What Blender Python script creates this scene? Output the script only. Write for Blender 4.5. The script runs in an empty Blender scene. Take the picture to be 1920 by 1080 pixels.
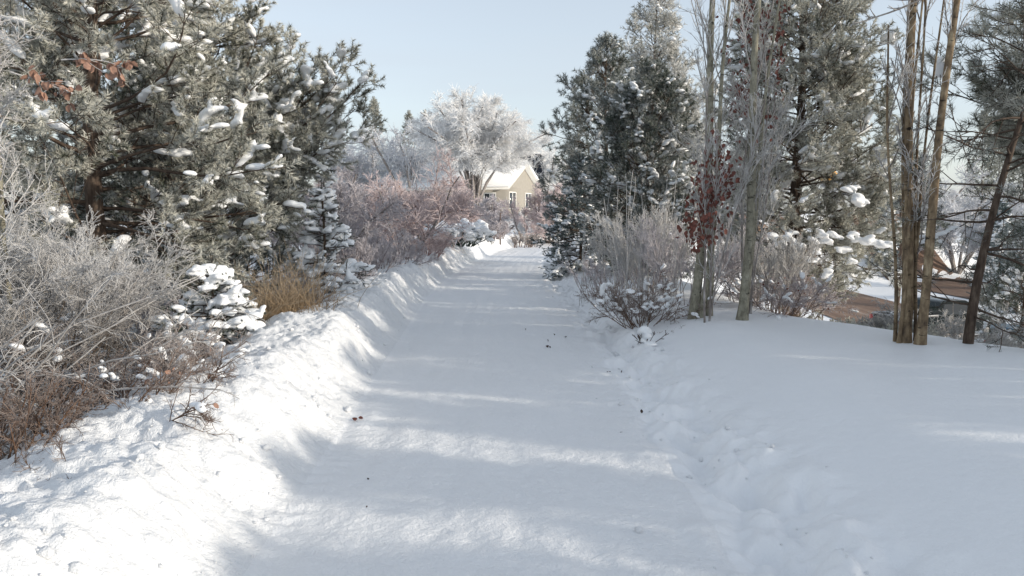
import bpy, math
import numpy as np
from mathutils import Vector
R = math.radians
SC = bpy.context.scene
COL = SC.collection

# ------------------------------------------------------------------ camera
FPX = 1478.0                       # focal length in pixels of the 1920 px wide photograph
CAMZ, PITCH = 1.6, R(5.2)
cam_d = bpy.data.cameras.new("camera"); cam = bpy.data.objects.new("camera", cam_d); COL.objects.link(cam)
cam_d.sensor_width = 36.0; cam_d.lens = 36.0 * FPX / 1920.0
cam_d.clip_start = 0.05; cam_d.clip_end = 3000.0
cam.location = (0, 0, CAMZ); cam.rotation_euler = (R(90) - PITCH, 0, 0)
SC.camera = cam

# ------------------------------------------------------------------ sky, sun, exposure
SUN_EL, SUN_AZ = R(14.0), R(108.0)     # azimuth measured from +Y towards +X
w = bpy.data.worlds.new("World"); SC.world = w; w.use_nodes = True
nt = w.node_tree; nt.nodes.clear()
sky = nt.nodes.new('ShaderNodeTexSky'); sky.sky_type = 'NISHITA'; sky.sun_disc = False
sky.sun_elevation = SUN_EL; sky.sun_rotation = SUN_AZ; sky.air_density = 1.0; sky.dust_density = 1.2; sky.ozone_density = 1.6
bg = nt.nodes.new('ShaderNodeBackground'); bg.inputs['Strength'].default_value = 0.15
hs = nt.nodes.new('ShaderNodeHueSaturation'); hs.inputs['Saturation'].default_value = 0.58
hs.inputs['Value'].default_value = 1.0
# thin high cloud veil
tc = nt.nodes.new('ShaderNodeTexCoord'); mp = nt.nodes.new('ShaderNodeMapping'); mp.inputs['Scale'].default_value = (1.2, 2.5, 9.0)
nz = nt.nodes.new('ShaderNodeTexNoise'); nz.inputs['Scale'].default_value = 1.6; nz.inputs['Detail'].default_value = 5
cr = nt.nodes.new('ShaderNodeMapRange'); cr.inputs['From Min'].default_value = 0.4; cr.inputs['From Max'].default_value = 0.75
cr.inputs['To Min'].default_value = 0.40; cr.inputs['To Max'].default_value = 0.68
mx = nt.nodes.new('ShaderNodeMix'); mx.data_type = 'RGBA'; mx.inputs[7].default_value = (2.55, 2.82, 3.14, 1)
L = nt.links.new
L(sky.outputs[0], hs.inputs['Color']); L(tc.outputs['Generated'], mp.inputs[0]); L(mp.outputs[0], nz.inputs['Vector'])
L(nz.outputs['Fac'], cr.inputs[0]); L(cr.outputs[0], mx.inputs[0]); L(hs.outputs[0], mx.inputs[6]); L(mx.outputs[2], bg.inputs['Color'])
wo = nt.nodes.new('ShaderNodeOutputWorld'); L(bg.outputs[0], wo.inputs[0])
tosun = Vector((math.sin(SUN_AZ) * math.cos(SUN_EL), math.cos(SUN_AZ) * math.cos(SUN_EL), math.sin(SUN_EL)))
sd = bpy.data.lights.new("sun", 'SUN'); sd.energy = 2.0; sd.angle = R(0.6); sd.color = (1.0, 0.90, 0.76)
so = bpy.data.objects.new("sun", sd); COL.objects.link(so); so.location = (30, -10, 30)
so.rotation_euler = tosun.to_track_quat('Z', 'Y').to_euler()
SC.view_settings.view_transform = 'Standard'; SC.view_settings.look = 'None'
SC.view_settings.gamma = 1.0; SC.view_settings.exposure = 0.80
SC.render.engine = 'CYCLES'
SC.cycles.max_bounces = 6; SC.cycles.diffuse_bounces = 4; SC.cycles.glossy_bounces = 2; SC.cycles.transparent_max_bounces = 4
SC.cycles.use_denoising = True
SC.cycles.caustics_reflective = False; SC.cycles.caustics_refractive = False

# ------------------------------------------------------------------ noise
_p = np.random.default_rng(3).permutation(256); PERM = np.concatenate([_p, _p, _p, _p])
GR = np.random.default_rng(5).normal(size=(256, 3)); GR /= np.linalg.norm(GR, axis=1)[:, None]
def noise3(x, y, z=0.0):
    x, y, z = np.broadcast_arrays(np.asarray(x, float), np.asarray(y, float), np.asarray(z, float))
    xi, yi, zi = np.floor(x).astype(int), np.floor(y).astype(int), np.floor(z).astype(int)
    fx, fy, fz = x - xi, y - yi, z - zi
    u, v, w_ = [f * f * f * (f * (f * 6 - 15) + 10) for f in (fx, fy, fz)]
    out = 0
    for dx in (0, 1):
        for dy in (0, 1):
            for dz in (0, 1):
                h = PERM[PERM[PERM[(xi + dx) & 255] + ((yi + dy) & 255)] + ((zi + dz) & 255)]
                g = GR[h]
                d = g[..., 0] * (fx - dx) + g[..., 1] * (fy - dy) + g[..., 2] * (fz - dz)
                out = out + d * (u if dx else 1 - u) * (v if dy else 1 - v) * (w_ if dz else 1 - w_)
    return out * 1.4
def fbm(x, y, z=0.0, o=3):
    a, s, f = 0, 1.0, 1.0
    for k in range(o):
        a = a + s * noise3(x * f + 17 * k, y * f - 9 * k, z * f if np.ndim(z) or z else 0.37 * k); s *= 0.5; f *= 2.03
    return a
def ss(a, b, x):
    t = np.clip((np.asarray(x, float) - a) / (b - a), 0, 1); return t * t * (3 - 2 * t)

# ------------------------------------------------------------------ terrain
_ys = np.linspace(-60, 900, 4801)
_xc = np.interp(_ys, [-60, 0, 3.5, 9, 16, 22, 27, 31, 36, 45, 52, 70, 100, 900], [0.2, 0.0, -0.08, -0.2, -0.38, -0.40, -0.2, 0.05, 0.5, 2.0, 4.5, 13, 30, 300])
_k = np.hanning(41); _k /= _k.sum(); _xc = np.convolve(np.pad(_xc, 20, mode='edge'), _k, mode='valid')
def xc(y): return np.interp(y, _ys, _xc)
def hw(y): return np.interp(y, [0, 3.5, 16, 32, 80], [1.1, 1.12, 1.34, 1.12, 1.1])
def xedge(y): return np.interp(y, [-40, 0, 5, 7.3, 9.9, 12, 20, 40, 60, 80], [9, 8, 6.3, 5.0, 3.5, 3.1, 3.2, 5.0, 12, 40])
RZ = -4.0
def ground(x, y, detail=True):
    x = np.asarray(x, float); y = np.asarray(y, float)
    c, h = xc(y), hw(y); s = x - c
    tl, tr = -s - h, s - h
    near = np.clip(1.3 - y / 60.0, 0.15, 1.0)
    # ploughed bank on the left
    hb = 0.47 + 0.12 * noise3(y * 0.42, 2.2, 0) + 0.05 * noise3(y * 1.3, 7.7, 0) + 0.10 * ss(20, 30, y)
    shift = 0.16 * noise3(y * 0.8, 4.1, 0) + 0.06 * noise3(y * 2.7, 1.1, 0)
    up = ss(-0.07, 0.62, tl + shift * ss(0, .3, tl)) ** 1.1
    z = hb * (up - 0.95 * ss(0.95, 2.1, tl)) - 0.25 * ss(2.5, 7, tl)
    # right verge: worn edge then smooth deep snow
    z = z + 0.10 * ss(0.22, 0.62, tr + 0.16 * noise3(y * 1.4, 8.8, 0)) + 0.24 * ss(0.45, 1.5, tr)
    d = np.maximum(x - xedge(y), 0)
    drop = (-RZ + 0.3) * (1 - np.exp(-(d / 5.2) ** 1.5)) * (tr > 0)
    z = z - drop
    far = 1.45 * ss(44, 72, y) * (1 - ss(6, 14, d))
    z = z + far + 3.2 * ss(90, 200, y) + 1.6 * ss(44, 60, x) * ss(30, 60, y)
    z = z + 0.10 * noise3(x * 0.3, y * 0.3, 1.5) * ss(0.8, 2.5, np.maximum(tl, tr)) * (1 - ss(2, 8, d))
    if detail:
        bk = ss(0.0, 0.25, tl) * (1 - ss(1.3, 2.1, tl))
        n1 = fbm(x * 1.6 + y * .9, y * 2.3 - x * .8, 0.0, 4)
        z = z + near * bk * (0.085 * n1 + 0.050 * (0.5 - np.abs(fbm(x * 5.5 + 3, y * 5.5 + x * 2.2, 0.0, 3))) + 0.012 * noise3(x * 17, y * 17, 3))
        # cross ridges left by the blade
        rid = np.abs(noise3(y * 1.5 + s * 1.2, s * 0.35, 8.0))
        z = z + near * 0.10 * (rid - 0.2) * ss(0.1, 0.5, tl) * (1 - ss(0.8, 1.3, tl)) * ss(5, 12, y)
        smooth_l = ss(1.3, 2.0, tl)
        z = z + 0.03 * smooth_l * noise3(x * 2.2, y * 2.2, 5)
        # packed path
        pt = (np.maximum(tl, tr) < 0)
        z = z + pt * (0.010 * noise3(x * 1.5, y * 0.8, 2) + 0.007 * noise3(x * 9, y * 7, 4) + 0.0055 * noise3(x * 21, y * 21, 4))
        ed = np.exp(-((tl + 0.10) / 0.20) ** 2) * ss(-.35, .25, noise3(x * 2.5, y * 1.3, 21))
        z = z + ed * 0.013 * np.sin(y * 42 + 3 * noise3(x * 2, y * 2, 0)) * (y < 16)
        # trampled right edge
        tre = np.exp(-((tr - 0.32 - 0.2 * noise3(y * .9, 3.3, 0)) / 0.34) ** 2)
        z = z + tre * near * (0.115 * fbm(x * 3.6, y * 2.6, 9.0, 3) + 0.032 * noise3(x * 10, y * 8, 2)
                              - 0.03 * ss(0.25, 0.6, noise3(x * 3.4 + 5, y * 2.4, 6)))
        z = z - near * 0.06 * np.exp(-((tr - 0.22 - 0.08 * noise3(y * .7, 6.3, 0)) / 0.13) ** 2) * (0.55 + 0.9 * noise3(y * 2.2, 1.9, 0))
        z = z + pt * 0.012 * noise3(s * 5.5, y * .35, 12.0)
        z = z + 0.012 * ss(0.3, 1.0, tr) * noise3(x * 1.6, y * 1.3, 7.7)
        for (fx, fy, a, dp) in ((1.38, 4.35, 0.2, .08), (1.60, 4.2, -0.3, .04), (1.42, 5.9, .2, .05), (1.2, 5.1, -.2, .05), (1.28, 6.1, .1, .03), (1.06, 7.0, 0, .025)):
            u = (x - fx) * math.cos(a) + (y - fy) * math.sin(a); v = -(x - fx) * math.sin(a) + (y - fy) * math.cos(a)
            q = (u / 0.055) ** 2 + (v / 0.13) ** 2
            z = z - dp * np.exp(-q * 0.6)
    return z
def gz(x, y): return float(ground(np.array([x]), np.array([y]))[0])
def px2x(px, Y):      # world x of a photograph column at depth Y
    return (px - 960.0) / FPX * (Y * math.cos(PITCH))
def py2z(py, Y):
    a = math.atan((540.0 - py) / FPX) - PITCH; return CAMZ + Y * math.tan(a)

# ------------------------------------------------------------------ materials
def nmat(name):
    m = bpy.data.materials.new(name); m.use_nodes = True
    b = m.node_tree.nodes['Principled BSDF']; b.inputs['Specular IOR Level'].default_value = 0.25
    return m, m.node_tree, b
def ramp(t, fac, stops):
    r = t.nodes.new('ShaderNodeValToRGB'); e = r.color_ramp.elements
    while len(e) < len(stops): e.new(0.5)
    for i, (p, c) in enumerate(stops): e[i].position = p; e[i].color = (*c, 1)
    t.links.new(fac, r.inputs[0]); return r.outputs[0]
def tnoise(t, scale, detail=4, rough=0.55, coord='Object', sc=(1, 1, 1)):
    c = t.nodes.new('ShaderNodeTexCoord'); m = t.nodes.new('ShaderNodeMapping'); m.inputs['Scale'].default_value = sc
    n = t.nodes.new('ShaderNodeTexNoise'); n.inputs['Scale'].default_value = scale; n.inputs['Detail'].default_value = detail; n.inputs['Roughness'].default_value = rough
    t.links.new(c.outputs[coord], m.inputs[0]); t.links.new(m.outputs[0], n.inputs['Vector']); return n.outputs['Fac']
def bump(t, b, h, dist, strength=1.0):
    n = t.nodes.new('ShaderNodeBump'); n.inputs['Distance'].default_value = dist; n.inputs['Strength'].default_value = strength
    t.links.new(h, n.inputs['Height']); t.links.new(n.outputs[0], b.inputs['Normal'])
def mixc(t, fac, a, b_):
    m = t.nodes.new('ShaderNodeMix'); m.data_type = 'RGBA'
    if isinstance(fac, float): m.inputs[0].default_value = fac
    else: t.links.new(fac, m.inputs[0])
    for i, c in ((6, a), (7, b_)):
        if isinstance(c, tuple): m.inputs[i].default_value = (*c, 1)
        else: t.links.new(c, m.inputs[i])
    return m.outputs[2]
def mth(t, op, a, b_=None):
    m = t.nodes.new('ShaderNodeMath'); m.operation = op
    for i, v in enumerate((a, b_)):
        if v is None: continue
        if isinstance(v, (int, float)): m.inputs[i].default_value = v
        else: t.links.new(v, m.inputs[i])
    return m.outputs[0]
def snow_mat(name, colr, bs, bd, fine=90.0, med=14.0, sss=True):
    m, t, b = nmat(name)
    n1 = tnoise(t, med, 5, 0.6); n2 = tnoise(t, fine, 3, 0.7)
    c = ramp(t, tnoise(t, 1.3, 5, 0.6), [(0.3, tuple(x * 0.965 for x in colr)), (0.7, colr)])
    t.links.new(c, b.inputs['Base Color']); b.inputs['Roughness'].default_value = 0.55
    h = mth(t, 'ADD', mth(t, 'MULTIPLY', n1, 1.0), mth(t, 'MULTIPLY', n2, 0.35))
    bump(t, b, h, bd, bs); return m
M = {}
M['snow'] = snow_mat('fresh_snow', (0.85, 0.86, 0.872), 0.5, 0.02)
M['bank'] = snow_mat('ploughed_snow', (0.80, 0.81, 0.823), 0.9, 0.03, 70, 16)
M['path'] = snow_mat('packed_snow', (0.835, 0.844, 0.857), 0.8, 0.018, 100, 30)
M['pad'] = snow_mat('branch_snow', (0.87, 0.885, 0.90), 0.4, 0.01, 120, 30)
def frost_mat(name, dark, frost, lo=0.0, hi=1.0, nscale=60.0):
    m, t, b = nmat(name)
    a = t.nodes.new('ShaderNodeAttribute'); a.attribute_name = 'frost'
    n = tnoise(t, nscale, 2, 0.6)
    f = mth(t, 'ADD', a.outputs['Fac'], mth(t, 'MULTIPLY', mth(t, 'SUBTRACT', n, 0.5), 0.7))
    c = mixc(t, ramp(t, f, [(lo, (0, 0, 0)), (hi, (1, 1, 1))]), dark, frost)
    t.links.new(c, b.inputs['Base Color']); b.inputs['Roughness'].default_value = 0.8
    return m
M['needle'] = frost_mat('frosted_pine_needles', (0.045, 0.055, 0.032), (0.62, 0.61, 0.545), 0.12, 0.85)
M['needle_dk'] = frost_mat('dark_pine_needles', (0.035, 0.055, 0.038), (0.52, 0.53, 0.51), 0.12, 0.95)
M['needle_pale'] = frost_mat('pale_frosted_needles', (0.13, 0.14, 0.10), (0.72, 0.71, 0.68), 0.05, 0.8)
M['needle_blue'] = frost_mat('blue_spruce_needles', (0.045, 0.085, 0.085), (0.50, 0.55, 0.57), 0.15, 1.0)
M['twig'] = frost_mat('frosted_twigs', (0.11, 0.085, 0.065), (0.58, 0.57, 0.56), 0.14, 0.98, 40)
M['twig_lav'] = frost_mat('lavender_frosted_twigs', (0.16, 0.12, 0.11), (0.60, 0.565, 0.585), 0.1, 0.9, 40)
M['twig_pink'] = frost_mat('pinkish_frosted_twigs', (0.24, 0.11, 0.09), (0.70, 0.60, 0.59), 0.1, 0.9, 20)
M['twig_red'] = frost_mat('reddish_brown_stems', (0.12, 0.07, 0.045), (0.50, 0.46, 0.44), 0.08, 0.95, 30)
M['twig_white'] = frost_mat('white_hoar_frost_twigs', (0.34, 0.31, 0.29), (0.88, 0.88, 0.88), 0.0, 0.55, 8)
M['twig_grey'] = frost_mat('grey_frost_twigs', (0.25, 0.25, 0.27), (0.66, 0.67, 0.70), 0.05, 0.8, 8)
M['grass'] = frost_mat('dry_grass_blades', (0.25, 0.175, 0.10), (0.52, 0.45, 0.36), 0.2, 1.0, 30)
def bark_mat(name, c0, c1, c2, sc=(1, 1, .25), scale=22, knots=0.0):
    m, t, b = nmat(name)
    n = tnoise(t, scale, 6, 0.65, 'Object', sc)
    c = ramp(t, n, [(0.32, c0), (0.5, c1), (0.72, c2)])
    if knots:
        k = tnoise(t, 9, 3, 0.6, 'Object', (1, 1, 2.6))
        c = mixc(t, ramp(t, k, [(0.60, (0, 0, 0)), (0.68, (1, 1, 1))]), c, tuple(x * 0.35 for x in c0))
    t.links.new(c, b.inputs['Base Color']); b.inputs['Roughness'].default_value = 0.85
    bump(t, b, n, 0.012, 0.8); return m
M['bark_pine'] = bark_mat('dark_pine_bark', (0.035, 0.025, 0.02), (0.085, 0.06, 0.045), (0.17, 0.13, 0.10))
M['bark_aspen'] = bark_mat('aspen_bark', (0.12, 0.11, 0.085), (0.25, 0.235, 0.18), (0.38, 0.36, 0.29), (1, 1, .5), 20, 1.0)
M['bark_poplar'] = bark_mat('golden_poplar_bark', (0.07, 0.05, 0.035), (0.20, 0.145, 0.09), (0.40, 0.32, 0.21), (1, 1, .45), 14, 1.0)
M['bark_grey'] = bark_mat('frosted_grey_bark', (0.13, 0.11, 0.10), (0.27, 0.24, 0.22), (0.50, 0.48, 0.47))
def flat(name, col, rough=0.6, scale=8.0, var=0.15, metal=0.0, spec=0.3):
    m, t, b = nmat(name)
    c = ramp(t, tnoise(t, scale, 4), [(0.3, tuple(x * (1 - var) for x in col)), (0.7, tuple(min(1, x * (1 + var)) for x in col))])
    t.links.new(c, b.inputs['Base Color']); b.inputs['Roughness'].default_value = rough; b.inputs['Metallic'].default_value = metal
    b.inputs['Specular IOR Level'].default_value = spec; return m
M['leaf_red'] = flat('red_brown_leaves', (0.16, 0.060, 0.045), 0.7, 25, 0.45)
M['leaf_rust'] = flat('rust_dead_leaves', (0.28, 0.165, 0.12), 0.7, 25, 0.35)
M['leaf_dark'] = flat('dark_dead_leaves', (0.07, 0.045, 0.035), 0.8, 9, 0.3)
M['leaf_orange'] = flat('orange_dead_leaves', (0.55, 0.22, 0.06), 0.7, 9, 0.3)
M['stucco'] = flat('cream_stucco', (0.32, 0.30, 0.265), 0.9, 3, 0.06)
M['trim'] = flat('white_trim', (0.78, 0.77, 0.73), 0.6, 3, 0.04)
M['glass'] = flat('window_glass', (0.05, 0.06, 0.07), 0.12, 1, 0.1, 0.0, 0.6)
M['darkwall'] = flat('dark_blue_cladding', (0.028, 0.034, 0.05), 0.8, 2, 0.2)
M['brick'] = flat('brown_chimney_brick', (0.20, 0.13, 0.10), 0.9, 6, 0.3)
M['post'] = flat('weathered_post', (0.12, 0.09, 0.08), 0.8, 6, 0.3)
M['carpaint'] = flat('dark_green_car_paint', (0.008, 0.014, 0.016), 0.15, 2, 0.1, 0.0, 0.3)
M['carblue'] = flat('blue_grey_car_paint', (0.07, 0.13, 0.18), 0.35, 2, 0.1, 0.3, 0.5)
M['rubber'] = flat('black_rubber', (0.02, 0.02, 0.02), 0.85)
M['rim'] = flat('steel_rim', (0.35, 0.35, 0.36), 0.35, 4, 0.1, 0.8)
M['tail'] = flat('red_tail_lens', (0.45, 0.02, 0.015), 0.25, 3, 0.1)
M['yellow'] = flat('yellow_sign_face', (0.80, 0.38, 0.03), 0.5, 3, 0.08)
def road_mat():
    m, t, b = nmat('slushy_brown_road')
    n = tnoise(t, 1.0, 5, 0.6, 'Object', (1.2, 0.06, 1)); n2 = tnoise(t, 3.0, 5, 0.7)
    c = ramp(t, n, [(0.30, (0.12, 0.075, 0.052)), (0.5, (0.17, 0.105, 0.072)), (0.62, (0.25, 0.165, 0.115)), (0.74, (0.46, 0.38, 0.33))])
    c = mixc(t, 0.25, c, ramp(t, n2, [(0.3, (0.09, 0.06, 0.045)), (0.7, (0.26, 0.18, 0.13))]))
    t.links.new(c, b.inputs['Base Color']); b.inputs['Roughness'].default_value = 0.75; bump(t, b, n2, 0.03, 0.6); return m
M['road'] = road_mat()

# ------------------------------------------------------------------ mesh helpers
def mesh(name, V, faces, mat, parent=None, frost=None, smooth=True, loc=None):
    """faces: list of int arrays (n,3) or (n,4)."""
    V = np.asarray(V, np.float32); me = bpy.data.meshes.new(name)
    faces = [np.asarray(f, np.int32) for f in faces if len(f)]
    me.vertices.add(len(V)); me.vertices.foreach_set('co', V.ravel())
    li = np.concatenate([f.ravel() for f in faces]); cnt = np.concatenate([np.full(len(f), f.shape[1], np.int32) for f in faces])
    st = np.concatenate([[0], np.cumsum(cnt)[:-1]]).astype(np.int32)
    me.loops.add(len(li)); me.loops.foreach_set('vertex_index', li)
    me.polygons.add(len(cnt)); me.polygons.foreach_set('loop_start', st)
    me.update(calc_edges=True)
    if smooth: me.polygons.foreach_set('use_smooth', np.ones(len(cnt), bool))
    if frost is not None:
        a = me.attributes.new('frost', 'FLOAT', 'POINT'); a.data.foreach_set('value', np.clip(np.asarray(frost, np.float32), 0, 1))
    me.materials.append(mat); me.validate()
    o = bpy.data.objects.new(name, me); COL.objects.link(o)
    if parent is not None: o.parent = parent
    if loc is not None: o.location = loc
    return o
def tag(o, label=None, cat=None, group=None, kind=None):
    if label: o['label'] = label
    if cat: o['category'] = cat
    if group: o['group'] = group
    if kind: o['kind'] = kind
    return o
def thing(name, label, cat, loc=(0, 0, 0), rz=0.0, group=None):
    o = bpy.data.objects.new(name, None); COL.objects.link(o); o.empty_display_size = 0.3
    o.location = loc; o.rotation_euler = (0, 0, rz); return tag(o, label, cat, group)
def copy_thing(root, loc, rz=0.0, s=1.0, label=None, group=None):
    r = root.copy(); COL.objects.link(r); r.location = loc; r.rotation_euler = (0, 0, rz); r.scale = (s, s, s)
    if label: r['label'] = label
    if group: r['group'] = group
    for ch in list(root.children):
        c = ch.copy(); COL.objects.link(c); c.parent = r
        for g in list(ch.children):
            d = g.copy(); COL.objects.link(d); d.parent = c
    return r
class Parts:
    def __init__(s): s.V = []; s.F3 = []; s.F4 = []; s.f = []; s.n = 0
    def add(s, V, F, fr=None):
        F = np.asarray(F) + s.n; (s.F3 if F.shape[1] == 3 else s.F4).append(F)
        s.V.append(V); s.f.append(np.full(len(V), 0.5) if fr is None else np.broadcast_to(fr, len(V))); s.n += len(V)
    def build(s, name, mat, parent=None, smooth=True):
        if not s.n: return None
        fs = []
        if s.F3: fs.append(np.concatenate(s.F3))
        if s.F4: fs.append(np.concatenate(s.F4))
        return mesh(name, np.concatenate(s.V), fs, mat, parent, np.concatenate(s.f), smooth)
def norm(v): return v / np.maximum(np.linalg.norm(v, axis=-1, keepdims=True), 1e-9)
def perp(d, rng):
    r = rng.normal(size=d.shape); r -= (r * d).sum(-1, keepdims=True) * d; return norm(r)
def grow(P0, D, Ln, K, up, wob, rng):
    """polylines: start P0 (N,3), direction D, length Ln; up bends towards +z (array or float)."""
    N = len(P0); P = np.zeros((N, K, 3)); P[:, 0] = P0; d = D.copy(); seg = (Ln / (K - 1))[:, None]
    upv = np.broadcast_to(np.asarray(up, float), (N,))[:, None]
    for k in range(1, K):
        d = norm(d + np.array([0, 0, 1.0]) * upv / (K - 1) + rng.normal(size=d.shape) * wob / math.sqrt(K - 1)); P[:, k] = P[:, k - 1] + d * seg
    return P
def sample(P, idx, t):
    K = P.shape[1]; u = np.clip(t, 0, 0.999) * (K - 1); i = u.astype(int); f = (u - i)[:, None]
    a, b = P[idx, i], P[idx, i + 1]; return a * (1 - f) + b * f, norm(b - a)
def plen(P): return np.linalg.norm(np.diff(P, axis=1), axis=2).sum(1)
def branch(P, cnt, t0, t1, ang, asd, Lf, K, up, wob, rng, flat_=0.0, Lend=0.5, Rp=None):
    """children of the polylines P. cnt per parent; Lf(parent length, t) -> length."""
    cnt = np.asarray(cnt, int); idx = np.repeat(np.arange(len(P)), cnt); n = len(idx)
    if n == 0: return np.zeros((0, K, 3)), idx, np.zeros(0)
    t = t0 + (t1 - t0) * rng.random(n); p, tg = sample(P, idx, t)
    q = perp(tg, rng)
    if flat_: q[:, 2] *= (1 - flat_); q -= (q * tg).sum(-1, keepdims=True) * tg; q = norm(q)
    a = np.radians(ang + asd * rng.normal(size=n))[:, None]
    D = norm(tg * np.cos(a) + q * np.sin(a)); Ln = Lf(plen(P)[idx], t)
    return grow(p, D, Ln, K, up, wob, rng), idx, t
def tubes(P, r0, r1, S=3, frost=0.5, frost1=None, curve=1.0):
    N, K, _ = P.shape
    if N == 0: return np.zeros((0, 3)), np.zeros((0, 4), int), np.zeros(0)
    T = np.zeros_like(P); T[:, 1:-1] = P[:, 2:] - P[:, :-2]; T[:, 0] = P[:, 1] - P[:, 0]; T[:, -1] = P[:, -1] - P[:, -2]; T = norm(T)
    ref = np.where(np.abs(norm(P[:, -1] - P[:, 0])[:, 2:3]) > 0.8, np.array([[1.0, 0.13, 0]]), np.array([[0.05, 0.1, 1.0]]))[:, None, :]
    A = norm(np.cross(T, ref)); B = np.cross(T, A)
    u = (np.linspace(0, 1, K) ** curve)[None, :]
    rad = np.reshape(r0, (-1, 1)) * (1 - u) + np.reshape(r1, (-1, 1)) * u
    ang = np.arange(S) * 2 * math.pi / S
    V = P[:, :, None, :] + rad[:, :, None, None] * (np.cos(ang)[None, None, :, None] * A[:, :, None, :] + np.sin(ang)[None, None, :, None] * B[:, :, None, :])
    base = (np.arange(N) * K * S)[:, None, None] + (np.arange(K - 1) * S)[None, :, None]
    s = np.arange(S)[None, None, :]; s2 = (s + 1) % S
    F = np.stack([base + s, base + s2, base + S + s2, base + S + s], -1).reshape(-1, 4)
    f0 = np.reshape(frost, (-1, 1)) * np.ones((N, 1)); f1 = f0 if frost1 is None else np.reshape(frost1, (-1, 1)) * np.ones((N, 1))
    fr = np.repeat((f0 * (1 - u) + f1 * u)[:, :, None], S, 2).ravel()
    return V.reshape(-1, 3), F, fr
def needles(P, n, length, width, rng, fwd=0.75, fr=0.4, frsd=0.2, tip=0.35):
    """n needles round each shoot polyline; each is one slim triangle."""
    N = len(P); idx = np.repeat(np.arange(N), n); m = len(idx)
    t = rng.random(m) ** 0.7; p, tg = sample(P, idx, t); q = perp(tg, rng)
    d = norm(tg * (fwd * (0.6 + 0.8 * rng.random((m, 1)))) + q); Ln = length * (0.7 + 0.5 * rng.random((m, 1)))
    sd = norm(np.cross(d, rng.normal(size=d.shape))) * (width * 0.5)
    V = np.stack([p - sd, p + sd, p + d * Ln], 1).reshape(-1, 3); F = np.arange(3 * m).reshape(-1, 3)
    f = np.repeat(fr + frsd * rng.normal(size=N), n) + 0.08 * rng.normal(size=m)
    fr_ = np.stack([f - 0.1, f - 0.1, f + tip], 1).ravel()
    return V, F, fr_
def ico(sub):
    import bmesh
    bm = bmesh.new(); bmesh.ops.create_icosphere(bm, subdivisions=sub, radius=1.0)
    V = np.array([v.co[:] for v in bm.verts]); F = np.array([[v.index for v in f.verts] for f in bm.faces]); bm.free(); return V, F
ICO = {k: ico(k) for k in (1, 2, 3)}
def blobs(C, ax, S, rng, sub=2, flatb=0.45, nz=0.22, nf=1.4):
    """lumpy snow pads: centre C (N,3), long axis ax (N,3), semi-axes S (N,3)."""
    T, F = ICO[sub]; N = len(C)
    if N == 0: return np.zeros((0, 3)), np.zeros((0, 3), int)
    ax = norm(ax); side = norm(np.cross(np.array([0, 0, 1.0]), ax) + 1e-6); up = np.cross(ax, side)
    off = rng.random((N, 1, 3)) * 50
    q = T[None] * nf + off
    k = 1 + nz * noise3(q[..., 0], q[..., 1], q[..., 2]) + nz * 0.5 * noise3(q[..., 0] * 2.3, q[..., 1] * 2.3, q[..., 2] * 2.3)
    t = T[None] * k[..., None]; t = np.repeat(t, 1, 0)
    z = t[..., 2]; z = np.where(z < 0, z * flatb, z)
    V = C[:, None] + t[..., 0:1] * S[:, None, 0:1] * ax[:, None] + t[..., 1:2] * S[:, None, 1:2] * side[:, None] + z[..., None] * S[:, None, 2:3] * up[:, None]
    FF = (F[None] + (np.arange(N) * len(T))[:, None, None]).reshape(-1, 3)
    return V.reshape(-1, 3), FF
def remesh(o, voxel, disp=0.0):
    m = o.modifiers.new('melt', 'REMESH'); m.mode = 'VOXEL'; m.voxel_size = voxel; m.use_smooth_shade = True
    s = o.modifiers.new('soften', 'SMOOTH'); s.iterations = 3; s.factor = 0.6
def box_parts(p, x0, x1, y0, y1, z0, z1):
    V = np.array([[x, y, z] for z in (z0, z1) for y in (y0, y1) for x in (x0, x1)], float)
    F = np.array([[0, 2, 3, 1], [4, 5, 7, 6], [0, 1, 5, 4], [2, 6, 7, 3], [0, 4, 6, 2], [1, 3, 7, 5]]); p.add(V, F)

# ------------------------------------------------------------------ the ground sheet: snow field, snow bank and packed path share their edges
yy = [np.arange(-40, -1, 1.5), np.arange(-1, 1.6, 0.2), np.arange(1.7, 4.0, 0.018)]
y = 4.0; g = []
while y < 62: g.append(y); y *= 1.0052
while y < 750: g.append(y); y *= 1.05
YY = np.concatenate(yy + [np.array(g)])
def gro(a, step, ratio, end):
    o = []; 
    while a < end: o.append(a); a += step; step *= ratio
    return np.array(o + [end])
tl = np.concatenate([np.arange(0, 2.0, 0.018), gro(2.0, 0.03, 1.045, 420.0)])
tr = np.concatenate([np.arange(0, 1.3, 0.018), gro(1.3, 0.03, 1.04, 500.0)])
uu = np.linspace(-1, 1, 100)
NL, NP_, NR = len(tl), len(uu), len(tr)
kind_l, kind_r = NL - 1, NL - 1 + NP_ - 1
h_, c_ = hw(YY)[:, None], xc(YY)[:, None]
S_ = np.concatenate([-h_ - tl[::-1][None, :-1], h_ * uu[None, :], h_ + tr[None, 1:]], 1)
X = S_ + c_; Yg = np.repeat(YY[:, None], X.shape[1], 1)
Z = ground(X, Yg)
nr, nc = X.shape
allV = np.stack([X, Yg, Z], -1)
dx = np.zeros_like(allV); dy = np.zeros_like(allV)
dx[:, 1:-1] = allV[:, 2:] - allV[:, :-2]; dx[:, 0] = allV[:, 1] - allV[:, 0]; dx[:, -1] = allV[:, -1] - allV[:, -2]
dy[1:-1] = allV[2:] - allV[:-2]; dy[0] = allV[1] - allV[0]; dy[-1] = allV[-1] - allV[-2]
NRM = norm(np.cross(dx, dy))
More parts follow.
